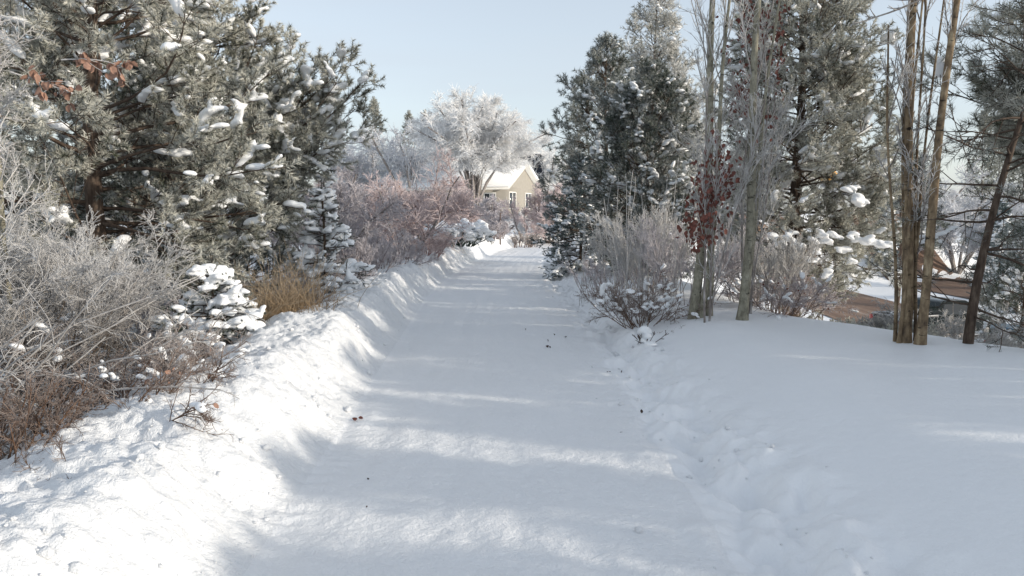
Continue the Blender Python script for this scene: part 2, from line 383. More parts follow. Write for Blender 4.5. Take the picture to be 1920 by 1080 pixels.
def sheet(name, ranges, mat, label):
    ms = []; VV = []; FF = []; n = 0; NN = []
    for c0, c1 in ranges:
        k = c1 - c0 + 1; VV.append(allV[:, c0:c1 + 1].reshape(-1, 3)); NN.append(NRM[:, c0:c1 + 1].reshape(-1, 3))
        r, c = np.meshgrid(np.arange(nr - 1), np.arange(k - 1), indexing='ij'); a = (r * k + c).ravel() + n
        FF.append(np.stack([a, a + 1, a + 1 + k, a + k], 1)); n += nr * k
    o = mesh(name, np.concatenate(VV), [np.concatenate(FF)], mat)
    o.data.normals_split_custom_set_from_vertices(np.concatenate(NN).tolist())
    return tag(o, label, kind='structure')
bank_c = kind_l - int(np.searchsorted(tl, 1.6))
sheet('snow_ground', [(0, bank_c), (kind_r, nc - 1)], M['snow'], 'smooth deep snow covering the ground either side of the path')
sheet('snow_bank', [(bank_c, kind_l)], M['bank'], 'lumpy ploughed snow bank along the left edge of the path')
sheet('path', [(kind_l, kind_r)], M['path'], 'packed snow path running away between the trees')
rng = np.random.default_rng(11)
# loose chunks thrown up by the plough
n = 420
cy = 2.6 + rng.random(n) ** 1.6 * 15; ct = np.abs(rng.normal(0.75, 0.55, n)); cx = xc(cy) - hw(cy) - ct
m2 = rng.random(n) < 0.34; cx[m2] = xc(cy[m2]) + hw(cy[m2]) + rng.normal(0.3, 0.22, m2.sum())
r_ = 0.007 + 0.024 * rng.random(n) ** 3
C = np.stack([cx, cy, ground(cx, cy) + r_ * 0.35], 1)
V, F = blobs(C, rng.normal(size=(n, 3)) * [1, 1, .2], np.stack([r_, r_ * .8, r_ * .8], 1), rng, 2, 0.8, 0.5, 1.2)
tag(mesh('snow_chunks', V, [F], M['bank']), 'loose snow crumbs scattered on the ploughed bank', kind='stuff')

# ------------------------------------------------------------------ roads beyond the slope
def road(name, xa, label, wid, y0=8, y1=260):
    ys = np.linspace(y0, y1, 120); xs = xa(ys); us = np.linspace(-.5, .5, 15)
    Xr = xs[:, None] + us[None] * wid; Yr = np.repeat(ys[:, None], 15, 1)
    Zr = ground(Xr, Yr, False); Zr = Zr + 0.05 + 0.04 * noise3(Xr * 1.2, Yr * .1, 3)
    r, c = np.meshgrid(np.arange(119), np.arange(14), indexing='ij'); a = (r * 15 + c).ravel()
    return tag(mesh(name, np.stack([Xr, Yr, Zr], -1).reshape(-1, 3), [np.stack([a, a + 1, a + 16, a + 15], 1)], M['road']), label, kind='structure')
road('road', lambda y: 20.5 + 0.02 * (y - 30), 'near carriageway under brown sanded slush', 7.6)
road('road', lambda y: 34.5 + 0.03 * (y - 30), 'far carriageway under brown slush beyond the snowy median', 9.0, 8, 104)

# ------------------------------------------------------------------ conifers
def pads_on(P, idx_sel, rng, dens, size, K=None, t0=0.35, drop=0.01):
    """snow pads sitting on the upper side of polylines."""
    if len(idx_sel) == 0: return None
    Ls = plen(P)[idx_sel]; cnt = np.maximum(1, (Ls * dens).astype(int)); idx = np.repeat(idx_sel, cnt); n = len(idx)
    t = t0 + (1 - t0) * rng.random(n); p, tg = sample(P, idx, t)
    k = (0.55 + 0.9 * rng.random(n) ** 1.5) * size
    S = np.stack([k * (1.1 + .5 * rng.random(n)), k * 0.95, k * 0.70], 1)
    C = p + np.array([0, 0, 1.0]) * (k * 0.25 + drop)[:, None]
    ax = tg.copy(); ax[:, 2] *= 0.30
    return C, ax, S
def conifer(name, label, cat, x, y, H, z0, Rm, seed, mat='needle', kind='pine', r0=0.12, limb_gap=0.30, per=5, sec_d=6.0, sho_d=8.0,
            nn=42, nl=0.075, nw=0.007, shoot=0.17, frost=0.4, snow=0.15, pad=0.06, lean=(0, 0), melt=0.0, extra=(), group=None,
            base=None, prof=None, tilt=(0, 45), sec_l=0.42, bark='bark_pine', padsub=2, sector=None, droop=0.0):
    rng = np.random.default_rng(seed); gzv = gz(x, y) if base is None else base
    root = thing(name, label, cat, (x, y, gzv - 0.03), 0, group)
    K = 16; tz = np.linspace(0, H, K); tp = np.stack([lean[0] * (tz / H) ** 1.2 + 0.04 * np.sin(tz * 1.3 + seed), lean[1] * (tz / H) + 0.04 * np.cos(tz * 1.1), tz], 1)[None]
    TR = Parts(); V, F, f = tubes(tp, r0, 0.012, 9, 0.12, 0.3, 0.9); TR.add(V, F, f)
    zs = []; z = z0
    while z < H * 0.985: zs += [z + rng.normal() * limb_gap * .2 for _ in range(per)]; z += limb_gap * (1 - 0.45 * z / H)
    zs = np.array(zs); n = len(zs); u = np.clip((zs - z0) / (H - z0), 0, 1)
    az = rng.random(n) * 2 * math.pi
    if sector is not None: az = sector[0] + (sector[1] - sector[0]) * rng.random(n)
    if prof is None:
        pr = ((1 - u) ** 0.62 * (0.72 + 0.28 * np.minimum(1, u * 5 + .2))) if kind == 'pine' else ((1 - u) * 0.96 + 0.05)
    else: pr = np.interp(u, prof[0], prof[1])
    Ll = Rm * pr * (0.72 + 0.38 * rng.random(n)); Ll = np.maximum(Ll, 0.12)
    el = np.radians(tilt[0] + (tilt[1] - tilt[0]) * u + 7 * rng.normal(size=n))
    D = np.stack([np.cos(az) * np.cos(el), np.sin(az) * np.cos(el), np.sin(el)], 1)
    p0, _ = sample(tp, np.zeros(n, int), zs / H)
    up = (0.35 if kind == 'pine' else 0.25) - droop
    LB = grow(p0, D, Ll, 8, up, 0.34, rng)
    if extra:                                     # reaching limbs given by start height and tip offset
        E = []
        for (sz, tx, ty, tzz) in extra:
            a, _ = sample(tp, np.array([0]), np.array([sz / H])); a = a[0]; b = np.array([tx, ty, tzz], float) - np.array([x, y, gzv]); t = np.linspace(0, 1, 8)[:, None]
            q = a * (1 - t) + b * t; q[:, 2] -= 0.10 * np.linalg.norm(b - a) * np.sin(np.pi * t[:, 0]); q[1:-1] += rng.normal(size=(6, 3)) * 0.05; E.append(q)
        LB = np.concatenate([LB, np.array(E)]); Ll = np.concatenate([Ll, plen(np.array(E))])
    V, F, f = tubes(LB, np.clip(0.010 * Ll + 0.004, .005, .03), 0.003, 4, 0.15, 0.5); TR.add(V, F, f)
    fl = 0.55 if kind == 'pine' else 0.8
    SB, si, st = branch(LB, np.maximum(2, (Ll * sec_d)).astype(int), 0.22 if kind == 'pine' else 0.12, 0.97, 48, 10,
                        lambda Lp, t: (0.10 + np.minimum(Lp, 2.2) * sec_l * (1.12 - t)) * (0.7 + .5 * rng.random(len(t))), 5, 0.22 - droop * .6, 0.18, rng, fl)
    V, F, f = tubes(SB, 0.006, 0.003, 3, 0.35, 0.6); TR.add(V, F, f)
    Ls = plen(SB)
    SH, hi, ht = branch(SB, np.maximum(2, Ls * sho_d).astype(int), 0.42 if kind == 'pine' else 0.12, 0.99, 50, 12, lambda Lp, t: shoot * (0.65 + .6 * rng.random(len(t))), 3, 0.25, 0.1, rng, 0.3)
    # ends of branches and limbs are shoots too
    te = np.full(len(SB), 0.9); pe, de = sample(SB, np.arange(len(SB)), te); E1 = grow(pe, de, np.full(len(pe), shoot), 3, 0.2, 0.05, rng)
    te = np.full(len(LB), 0.93); pe, de = sample(LB, np.arange(len(LB)), te); E2 = grow(pe, de, np.full(len(pe), shoot * 1.2), 3, 0.2, 0.05, rng)
    pt, dt = sample(tp, np.zeros(3, int), np.full(3, .97)); E3 = grow(pt, dt, np.full(3, shoot * 1.6), 3, 0, 0.05, rng)
    AL = np.concatenate([SH, E1, E2, E3])
    V, F, f = tubes(AL, 0.0035, 0.003, 3, 0.5, 0.6); TR.add(V, F, f)
    TR.build('trunk', M[bark], root)
    NB = Parts(); cl = 0.34 * noise3(AL[:, 0, 0] * 1.7 + seed, AL[:, 0, 1] * 1.7, AL[:, 0, 2] * 1.7)
    V, F, f = needles(AL, nn, nl, nw, rng, 0.75 if kind == 'pine' else 1.1, 0.0, 0.12); f = f + frost + np.repeat(np.repeat(cl, nn), 3)
    NB.add(V, F, f); NB.build('foliage', M[mat], root, False)
    if snow > 0:
        C, A, S = [], [], []
        sel = np.nonzero(rng.random(len(SB)) < snow)[0]; r = pads_on(SB, sel, rng, 1.3 / pad, pad, t0=0.3)
        if r: C.append(r[0]); A.append(r[1]); S.append(r[2])
        sl = np.isin(hi, sel) & (rng.random(len(SH)) < 0.8); r = pads_on(SH, np.nonzero(sl)[0], rng, 1.0, pad * 0.8, t0=0.4)
        if r: C.append(r[0]); A.append(r[1]); S.append(r[2])
        if C:
            V, F = blobs(np.concatenate(C), np.concatenate(A), np.concatenate(S), rng, padsub)
            o = mesh('snow', V, [F], M['pad'], root); o['kind'] = 'stuff'
            if melt: remesh(o, melt)
    return root

# ------------------------------------------------------------------ broadleaf shrubs and trees
def leaves(P, n, size, rng, hang=0.7, hexa=True, spread=0.03, fold=0.25):
    idx = rng.integers(0, len(P), n); t = rng.random(n); p, tg = sample(P, idx, t); p = p + rng.normal(size=p.shape) * spread
    d = norm(rng.normal(size=p.shape) + np.array([0, 0, -1.0]) * hang * 2); s = norm(np.cross(d, rng.normal(size=d.shape))); nn_ = np.cross(d, s)
    L_ = size * (0.6 + .7 * rng.random((n, 1))); W = L_ * 0.33
    pts = [p, p + d * L_ * .3 + s * W + nn_ * W * fold, p + d * L_ * .7 + s * W * .85 + nn_ * W * fold, p + d * L_, p + d * L_ * .7 - s * W * .85 + nn_ * W * fold, p + d * L_ * .3 - s * W + nn_ * W * fold]
    V = np.stack(pts, 1).reshape(-1, 3); b = (np.arange(n) * 6)[:, None]
    F = np.concatenate([b + np.array([[0, 1, 2, 3]]), b + np.array([[0, 3, 4, 5]])]); return V, F
def shrub(name, label, cat, x, y, seed, H=1.2, nst=14, base_r=0.25, spread=35, c2=9, c3=7, c4=0, mat='twig', stem='twig', r=(0.007, .004, .0028, .002),
          up=0.2, frost=(0.25, 0.55, 0.8, 0.9), ratio=(0.5, 0.4, 0.5), lean=(0, 0), zf=None, snow=0, pad=0.06, leaf=None, group=None, droop3=0.0,
          base=None, ang=38, single=False, spikes=0, melt=0.0, wob=0.25, t0=0.3, S1=None):
    rng = np.random.default_rng(seed); root = thing(name, label, cat, (x, y, (gz(x, y) if base is None else base) - 0.03), 0, group)
    th = rng.random(nst) * 2 * math.pi; br = base_r * np.sqrt(rng.random(nst))
    p0 = np.stack([br * np.cos(th), br * np.sin(th), np.zeros(nst)], 1)
    a = np.radians(spread) * np.sqrt(rng.random(nst)) ; D = np.stack([np.sin(a) * np.cos(th), np.sin(a) * np.sin(th), np.cos(a)], 1) + np.array([lean[0], lean[1], 0])
    D = norm(D); Ln = H * (0.65 + 0.45 * rng.random(nst)) / np.maximum(D[:, 2], 0.55) * .9
    if S1 is None: S1 = grow(p0, D, Ln, 8, up, wob, rng)
    else: nst = len(S1)
    S2, i2, t2 = branch(S1, np.full(nst, c2), t0, 0.97, ang, 9, lambda Lp, t: Lp * ratio[0] * (1.15 - t * .8) * (0.6 + .6 * rng.random(len(t))), 6, up, wob, rng)
    S3, i3, t3 = branch(S2, np.full(len(S2), c3), 0.12, 0.98, ang, 10, lambda Lp, t: (0.02 * H + Lp * ratio[1] * (1.1 - t * .6)) * (0.5 + .8 * rng.random(len(t))), 4, up * .6 - droop3, wob, rng)
    lv = [(S1, 0), (S2, 1), (S3, 2)]; last = S3
    if c4:
        S4, _, _ = branch(S3, np.full(len(S3), c4), 0.1, 0.98, ang, 12, lambda Lp, t: (0.012 * H + Lp * ratio[2]) * (0.5 + .8 * rng.random(len(t))), 3, -droop3, wob, rng)
        lv.append((S4, 3)); last = S4
    ST, TW = Parts(), Parts()
    for P, k in lv:
        f0 = frost[k]; f1 = frost[min(k + 1, 3)]
        V, F, f = tubes(P, r[k], r[k] * 0.55 if k < 3 else r[k] * .7, 5 if k == 0 else 3, f0, f1)
        f = f + 0.12 * noise3(V[:, 0] * 3 / max(H, .5) * 1.5, V[:, 1] * 3 / max(H, .5) * 1.5, V[:, 2] * 3 / max(H, .5) + seed)
        if zf is not None: f = f - (1 - ss(zf[0], zf[1], V[:, 2])) * zf[2]
        (ST if k == 0 else TW).add(V, F, f)
    if spikes:                       # hoar frost crystals along the twigs
        V, F, f = needles(last, spikes, r[2] * 5.0, r[2] * 1.6, rng, 0.5, 0.9, 0.05, 0.1); TW.add(V, F, f - (0 if zf is None else (1 - ss(zf[0], zf[1], V[:, 2])) * zf[2]))
    ST.build('trunk' if single else 'stems', M[stem], root); TW.build('branches' if single else 'twigs', M[mat], root)
    if leaf:
        lm, n, size, hang, sp = leaf; V, F = leaves(S3, n, size, rng, hang, spread=sp); mesh('leaves', V, [F], M[lm], root, smooth=False)
    if snow:
        sel = np.nonzero(rng.random(len(S2)) < snow)[0]; q = pads_on(S2, sel, rng, 0.6 / pad, pad, t0=0.4)
        if q:
            V, F = blobs(*q, rng, 2); o = mesh('snow', V, [F], M['pad'], root); o['kind'] = 'stuff'
            if melt: remesh(o, melt)
    return root
# ================================================================== LEFT SIDE
def X(px, Y): return px2x(px, Y)
# tall pine behind the big shrub
conifer('pine_tree', 'tall frosted pine with a thick dark trunk, nearest on the left of the path', 'pine tree', X(185, 9.4), 9.4, 8.6, 1.0, 2.7, 21,
        r0=0.125, limb_gap=0.36, per=5, frost=0.52, snow=0.20, pad=0.062, nl=0.075, nn=60, nw=.009, sho_d=10, melt=0.022, shoot=0.19)
conifer('pine_tree', 'snow flecked pine reaching long limbs towards the path, right of the thick trunk', 'pine tree', X(395, 12.4), 12.4, 7.0, 0.7, 2.1, 22,
        r0=0.10, limb_gap=0.32, per=5, frost=0.46, snow=0.28, pad=0.065, nl=0.075, nn=56, nw=.010, sho_d=10, melt=0.024, shoot=0.19,
        extra=[(2.5, X(655, 11.6), 11.6, py2z(95, 11.6)), (2.2, X(690, 11.6), 11.6, py2z(140, 11.6)), (2.0, X(698, 11.8), 11.8, py2z(215, 11.8)), (2.3, X(600, 11.4), 11.4, py2z(115, 11.4)),
               (1.8, X(640, 12.0), 12.0, py2z(235, 12.0)), (2.2, X(640, 12.2), 12.2, py2z(170, 12.2)), (2.0, X(600, 12.0), 12.0, py2z(200, 12.0)), (1.6, X(590, 12.3), 12.3, py2z(262, 12.3)), (2.4, X(560, 11.5), 11.5, py2z(70, 11.5)), (2.2, X(620, 11.9), 11.9, py2z(130, 11.9)), (2.3, X(645, 11.9), 11.9, py2z(85, 11.9)), (2.1, X(672, 11.9), 11.9, py2z(160, 11.9)), (2.1, X(660, 11.4), 11.4, py2z(120, 11.4)), (2.0, X(670, 12.1), 12.1, py2z(200, 12.1)), (1.9, X(615, 11.8), 11.8, py2z(225, 11.8)), (2.0, X(600, 11.7), 11.7, py2z(165, 11.7)), (1.7, X(560, 12.0), 12.0, py2z(250, 12.0)), (1.2, X(555, 12.2), 12.2, py2z(345, 12.2))])
conifer('pine_tree', 'dark lower pine crown half hidden behind the snow laden saplings', 'pine tree', X(330, 11.0), 11.0, 3.6, 0.35, 1.75, 23, mat='needle_dk',
        r0=0.06, limb_gap=0.26, per=5, frost=0.36, snow=0.18, pad=0.050, nl=0.07, nn=46, nw=.009, melt=0.022, prof=([0, .3, .7, 1], [0.8, 1.0, .7, .1]))
conifer('pine_tree', 'frosted pine at the far left edge behind the bare sapling', 'pine tree', X(-60, 12.5), 12.5, 8.0, 0.6, 2.6, 24,
        r0=0.1, limb_gap=0.42, per=5, frost=0.5, snow=0.14, pad=0.055, nl=0.09, nn=34, nw=.010, melt=0.03)
conifer('pine_tree', 'shaded pine filling the gap behind the thick trunked pine', 'pine tree', X(250, 16.5), 16.5, 8.0, 0.6, 3.0, 25, mat='needle_dk',
        r0=0.12, limb_gap=0.48, per=5, frost=0.36, snow=0.08, pad=0.06, nl=0.11, nn=30, nw=.014, sho_d=6, shoot=.24)
# small snow laden spruces
conifer('spruce_sapling', 'knee high spruce sapling buried under round snow pillows', 'spruce tree', X(388, 7.9), 7.9, 0.86, 0.06, 0.66, 31, mat='needle_dk', kind='spruce', prof=([0, .35, .55, .7, 1], [1, .9, .5, .26, .16]),
        r0=0.018, limb_gap=0.13, per=8, sec_d=14, sho_d=18, nn=46, nl=0.026, nw=.005, shoot=.06, frost=0.16, snow=0.55, pad=0.056, tilt=(-8, 35), droop=.35, melt=0.011)
conifer('spruce_tree', 'young spruce with tiered snowy branches beside the bank', 'spruce tree', X(602, 11.6), 11.6, 1.62, 0.12, 0.66, 32, mat='needle_dk', kind='spruce',
        r0=0.028, limb_gap=0.17, per=7, sec_d=12, sho_d=13, nn=42, nl=0.026, nw=.005, shoot=.08, frost=0.22, snow=0.75, pad=0.052, tilt=(-14, 25), droop=.3, melt=0.013,
        prof=([0, .25, .5, .58, .62, 1], [0.85, 1.0, .62, .5, .30, .06]))
# frosted shrubs of the left foreground
TW5 = (0.008, .0048, .0030, .0022)
shrub('frosted_shrub', 'large lavender frosted shrub at the left edge with arching stems', 'shrub', X(-40, 6.0), 6.0, 41, H=1.5, nst=22, base_r=0.45, spread=28, c2=8, c3=10, c4=6, mat='twig', r=TW5,
      zf=(0.4, 1.4, 0.7), frost=(.45, .7, .9, 1.0), up=0.12, spikes=5, lean=(.15, 0))
shrub('frosted_shrub', 'dense frosted shrub with feathery tips below the thick pine trunk', 'shrub', X(80, 7.2), 7.2, 42, H=1.8, nst=22, base_r=0.4, spread=22, c2=8, c3=10, c4=6, mat='twig', r=TW5,
      zf=(0.4, 1.5, 0.7), frost=(.5, .75, .95, 1.0), up=0.25, spikes=6)
shrub('bramble_shrub', 'tangled reddish brown bramble low at the left edge of the snow bank', 'shrub', -2.9, 4.7, 43, H=.62, nst=50, base_r=0.6, spread=50, c2=8, c3=6, c4=3, mat='twig_red', stem='twig_red', r=(.006, .0035, .0022, .0016),
      zf=(0.25, .9, 0.55), frost=(.4, .6, .75, .85), up=-0.15, wob=.35, lean=(.1, 0), snow=.14, pad=.028, melt=.01, leaf=('leaf_rust', 60, .035, .6, .02))
shrub('bramble_shrub', 'brown bramble with arching bare stems between the big frosted shrub and the smallest spruce', 'shrub', -2.95, 5.7, 44, H=0.6, nst=44, base_r=0.5, spread=50, c2=8, c3=6, c4=3, mat='twig_red', stem='twig_red', r=(.005, .0032, .0021, .0016),
      zf=(0.2, .8, 0.4), frost=(.4, .6, .75, .9), up=-0.1, wob=.35, snow=.14, pad=.028, melt=.01)
shrub('frosted_shrub', 'grey twiggy shrub behind the snow pillowed sapling', 'shrub', X(270, 9.0), 9.0, 45, H=.85, nst=26, base_r=0.5, spread=42, c2=9, c3=9, c4=4, mat='twig_lav', r=(.006, .004, .003, .0025), frost=(.2, .45, .65, .8), up=.1)
shrub('frosted_shrub', 'purplish twiggy shrub between the two snowy spruces', 'shrub', X(480, 10.6), 10.6, 46, H=.80, nst=30, base_r=0.55, spread=38, c2=9, c3=9, c4=3, mat='twig_lav', r=(.006, .004, .003, .0025), frost=(.2, .35, .55, .7), up=.1)
shrub('arching_shrub', 'brown shrub with drooping stems over the dry grass', 'shrub', X(535, 10.3), 10.3, 47, H=0.55, nst=30, base_r=0.35, spread=40, c2=6, c3=5, mat='twig_red', stem='twig_red', r=(.005, .0035, .0025, .0025), frost=(.1, .25, .45, .6), up=-.5)
shrub('bramble_shrub', 'nearest red brown bramble spilling over the snow bank at the left edge', 'shrub', -2.65, 3.8, 40, H=.5, nst=36, base_r=0.3, spread=52, c2=8, c3=6, c4=3, mat='twig_red', stem='twig_red', r=(.005, .003, .0019, .0014),
      zf=(0.25, .9, 0.4), frost=(.3, .5, .6, .75), up=-0.15, wob=.35, leaf=('leaf_orange', 14, .035, .6, .02))
# bent canes arching into the picture from the left edge
shrub('arching_canes', 'long bare canes bending from the left edge over the brambles', 'shrub', -3.45, 4.9, 48, H=1.7, nst=18, base_r=0.35, spread=30, c2=5, c3=4, c4=0, mat='twig', r=(.008, .0045, .0028, .002), frost=(.6, .7, .8, .9), up=-.75, lean=(.75, .25), zf=(.1, .7, .3), ratio=(.35, .3, .3), spikes=4)
# slim sapling with dead leaves
shrub('sapling_tree', 'slim yellowish sapling at the left edge with rust coloured leaves', 'tree', X(14, 6.3), 6.3, 49, H=3.9, nst=1, base_r=0.01, spread=2, c2=34, c3=9, c4=4, mat='twig', stem='bark_aspen', r=(.030, .008, .004, .0028), frost=(.4, .7, .85, .95), up=.25,
      ratio=(.22, .4, .4), single=True, spikes=4, ang=48, t0=0.12, wob=.08)
def leafy_spray(name, label, x, y, z, D, n, seed, mat, size=.055, ln=.5):
    rng = np.random.default_rng(seed); root = thing(name, label, 'branch', (x, y, z)); p = Parts()
    B = grow(np.zeros((1, 3)), norm(np.array([D], float)), np.array([ln]), 8, -.3, .2, rng)
    B2, _, _ = branch(B, [9], .2, 1, 45, 10, lambda Lp, t: Lp * .35 * (.6 + .6 * rng.random(len(t))), 5, -.2, .2, rng)
    for P, r in ((B, .006), (B2, .003)): V, F, f = tubes(P, r, r * .6, 4, .8, .9); p.add(V, F, f)
    p.build('stem', M['twig'], root); V, F = leaves(B2, n, size, rng, 1.0, spread=.012, fold=.35); mesh('leaves', V, [F], M[mat], root, smooth=False)
leafy_spray('dead_leaf_branch', 'frosted branch of rust dead leaves hanging before the thick pine trunk', X(130, 6.4), 6.4, py2z(112, 6.4), (.9, .1, .1), 60, 5, 'leaf_rust', .070, .48)
leafy_spray('dead_leaf_branch', 'frosted branch of rust dead leaves beside the slim left sapling', X(35, 6.3), 6.3, py2z(135, 6.3), (.9, .1, -.1), 40, 6, 'leaf_rust', .065, .42)
# dry grass
def grass(label, x, y, n, H, seed, sx=.3, sy=.3):
    rng = np.random.default_rng(seed); px = x + rng.normal(size=n) * sx; py = y + rng.normal(size=n) * sy
    P0 = np.stack([px, py, ground(px, py) - .02], 1); D = norm(np.stack([rng.normal(size=n) * .28, rng.normal(size=n) * .28, np.ones(n)], 1))
    P = grow(P0, D, H * (.3 + .8 * rng.random(n)), 7, -.7, .4, rng); V, F, f = tubes(P, .0035, .0015, 3, .15, .6)
    tag(mesh('dry_grass', V, [F], M['grass'], None, f), label, kind='stuff')
grass('golden dry grass standing beside the bank between the two snowy spruces', X(528, 9.6), 9.6, 520, .85, 1, .26, .35)
grass('straw coloured grass behind the smallest snow laden spruce', X(470, 8.8), 8.8, 300, .75, 2, .25, .3)

# ------------------------------------------------------------------ orchard of pinkish trees behind the left bank
OR = (0.035, 0.015, 0.009, 0.007)
def orchard(label, px, Y, H, seed, mat='twig_pink', nst=5, c=(9, 9, 5), spread=40, fr=(.15, .4, .65, .85), leaf=None, r=OR, name='crabapple_tree', ratio=(.55, .42, .5), group='frosted orchard trees behind the bank', base_r=.15, up=.15, stem='bark_grey'):
    k = max(1.0, Y / 22.0) ** .8; H *= .75
    return shrub(name, label, 'tree' if 'tree' in name else 'shrub', X(px, Y), Y, seed, H=H, nst=nst, base_r=base_r, spread=spread, c2=c[0], c3=c[1], c4=c[2], mat=mat, stem=stem, r=tuple(q * k for q in r), frost=fr, ratio=ratio,
                 leaf=leaf, group=group, up=up, ang=42, wob=.35)
orchard('pinkish crabapple with a dark forked trunk behind the bank', 735, 22, 3.3, 51, spread=52, c=(12, 11, 6), leaf=('leaf_rust', 500, .045, .5, .05))
orchard('reddish crabapple just left of the low snow capped bush', 800, 26, 3.3, 52, spread=50, c=(12, 11, 6), leaf=('leaf_rust', 600, .05, .5, .05))
orchard('lavender grey thicket tree behind the tiered young spruce', 610, 19, 2.9, 53, 'twig_lav', spread=46, c=(12, 10, 6), nst=7)
orchard('lilac frosted tree between the tiered spruce and the forked crabapple', 665, 24, 3.6, 54, 'twig_lav', spread=46, c=(12, 10, 6), nst=7)
orchard('pale pink frosted tree at the back of the orchard', 640, 31, 4.3, 55, 'twig_pink', spread=50, c=(12, 10, 6), nst=7, fr=(.3, .6, .8, .95))
orchard('pale pink frosted tree behind the forked crabapple', 740, 33, 4.2, 56, 'twig_pink', spread=50, c=(12, 10, 6), nst=7, fr=(.3, .6, .8, .95))
orchard('dusty pink tree leaning over the end of the bank', 855, 35, 3.1, 57, 'twig_pink', spread=52, c=(12, 10, 6), nst=6, leaf=('leaf_rust', 400, .06, .5, .06))
orchard('rosy frosted tree left of the house', 810, 42, 4.4, 58, 'twig_pink', spread=50, c=(12, 10, 5), nst=7, fr=(.2, .5, .75, .9))
orchard('greyish pink thicket beside the dark lower pine', 560, 22, 3.8, 59, 'twig_pink', spread=46, c=(12, 10, 6), nst=7)
orchard('small round crown of a pale tree below the house', 985, 44, 3.2, 60, 'twig_pink', spread=58, c=(11, 9, 5), nst=5, fr=(.3, .55, .8, .95))
orchard('greyish bush tree in front of the cream house wall', 930, 50, 3.3, 61, 'twig_lav', spread=55, c=(11, 9, 5), nst=7, fr=(.3, .6, .8, .95))
orchard('pink frosted tree showing between the house and the right pines', 1030, 46, 4.6, 62, 'twig_pink', spread=42, c=(12, 10, 6), nst=7, fr=(.3, .6, .85, 1))
LO = (0.012, 0.007, 0.005, 0.004)
def low(label, px, Y, H, seed, mat='twig_lav', br=.7, nst=34, snow=0, fr=(.3, .5, .7, .85), c=(8, 7, 3), leaf=None, name='frosted_bush', pad=.09, spread=42, group='low frosted bushes along the bank'):
    k = max(1.0, Y / 15.0) ** .8; H *= .72
    return shrub(name, label, 'bush', X(px, Y), Y, seed, H=H, nst=nst, base_r=br, spread=spread, c2=c[0], c3=c[1], c4=c[2], mat=mat, stem=mat, r=tuple(q * k for q in LO), frost=fr, snow=snow, pad=pad, leaf=leaf, up=.1, group=group)
low('lavender twig bush right of the tiered young spruce', 665, 15.5, 1.3, 71, br=.6)
low('grey lilac bush hugging the bank below the forked crabapple', 715, 18.5, 1.15, 72, br=.8)
low('brownish bush on the bank left of the snow capped bush', 775, 22, .9, 73, 'twig_pink', br=.8, leaf=('leaf_rust', 160, .04, .4, .04))
low('grey bush beneath the dusty pink tree', 800, 29, 1.2, 74, br=1.0)
low('lilac bush at the end of the bank below the post', 905, 37, 1.1, 75, br=1.1)
low('brown twig bush below the small round crowned tree', 970, 41, 1.0, 76, 'twig_red', br=1.0)
low('bright frosted bush where the path bends out of sight', 1008, 47, 2.2, 77, 'twig_white', br=1.1, fr=(.8, .9, 1, 1))
low('dark twig thicket behind the forked crabapple trunk', 690, 27, 1.7, 78, br=1.4, nst=44)
low('grey thicket between the orchard and the house', 870, 52, 2.2, 79, br=2.2, nst=44)
low('violet twig bush behind the dry grass', 600, 14.0, 1.1, 80, br=.5)
low('snow covered low bush rounding the far end of the bank', 850, 27.5, .95, 81, 'needle_dk', br=.75, snow=.95, nst=46, fr=(.1, .2, .3, .4), name='snow_capped_bush', pad=.13, spread=62)
# thin marker post
root = thing('marker_post', 'thin dark post among the bushes where the path bends', 'post', (X(938, 38), 38, gz(X(938, 38), 38)))
p = Parts(); Pp = np.zeros((1, 4, 3)); Pp[0, :, 2] = np.linspace(-.05, 1.5, 4); V, F, f = tubes(Pp, .035, .035, 8); p.add(V, F); V, F = ICO[1]; p.add(V * [.045, .045, .05] + [0, 0, 1.5], F); p.build('pole', M['post'], root)

# ------------------------------------------------------------------ big frosted elm
def bigtree(name, label, px, Y, H, seed, mat='twig_white', nst=9, spread=28, c=(12, 12, 8), r=(.16, .05, .028, .022), rr=(.62, .42, .45), up=-.10, d3=.5, fr=(.25, .6, .9, 1.0), t0=.28, group=None, base=None, ang=34):
    return shrub(name, label, 'tree', X(px, Y), Y, seed, H=H * .80, nst=nst, base_r=.3, spread=spread, c2=c[0], c3=c[1], c4=c[2], mat=mat, stem='bark_grey', r=r, frost=fr, ratio=rr, up=up, droop3=d3, single=True, group=group, ang=ang, wob=.3, t0=t0, base=base)
rng = np.random.default_rng(90); ne = 30; th = np.linspace(0, 2 * math.pi * 3, ne) + rng.normal(size=ne) * .3; rf = 5.9 * np.sqrt(np.linspace(.02, 1, ne)); tt = np.linspace(0, 1, 8)[None]
hf = 10.4 * (1 - .26 * (rf / 5.9) ** 2) * (.90 + .12 * rng.random(ne)); rad = rf[:, None] * (.12 * tt + .88 * tt ** 2.5)
ES = np.stack([rad * np.cos(th)[:, None] + .12 * rng.normal(size=(ne, 8)) * tt + .15 * np.cos(th)[:, None], rad * np.sin(th)[:, None] + .15 * np.sin(th)[:, None], hf[:, None] * (1.15 * tt - .15 * tt ** 3) - .05], -1)
shrub('elm_tree', 'large vase shaped elm white with hoar frost beside the house', 'tree', X(890, 66), 66, 91, H=10.0, S1=ES, c2=14, c3=13, c4=10, mat='twig_white', stem='bark_grey', r=(.10, .032, .018, .014), frost=(.4, .7, .95, 1.0), ratio=(.31, .46, .5),
      up=-.2, droop3=.12, single=True, ang=30, wob=.3, t0=.48)
bigtree('frosted_tree', 'grey frosted tree behind the orchard left of the elm', 770, 74, 10.3, 92, 'twig_grey', nst=7, c=(10, 10, 6), d3=.1, group='grey frosted trees in the distance')
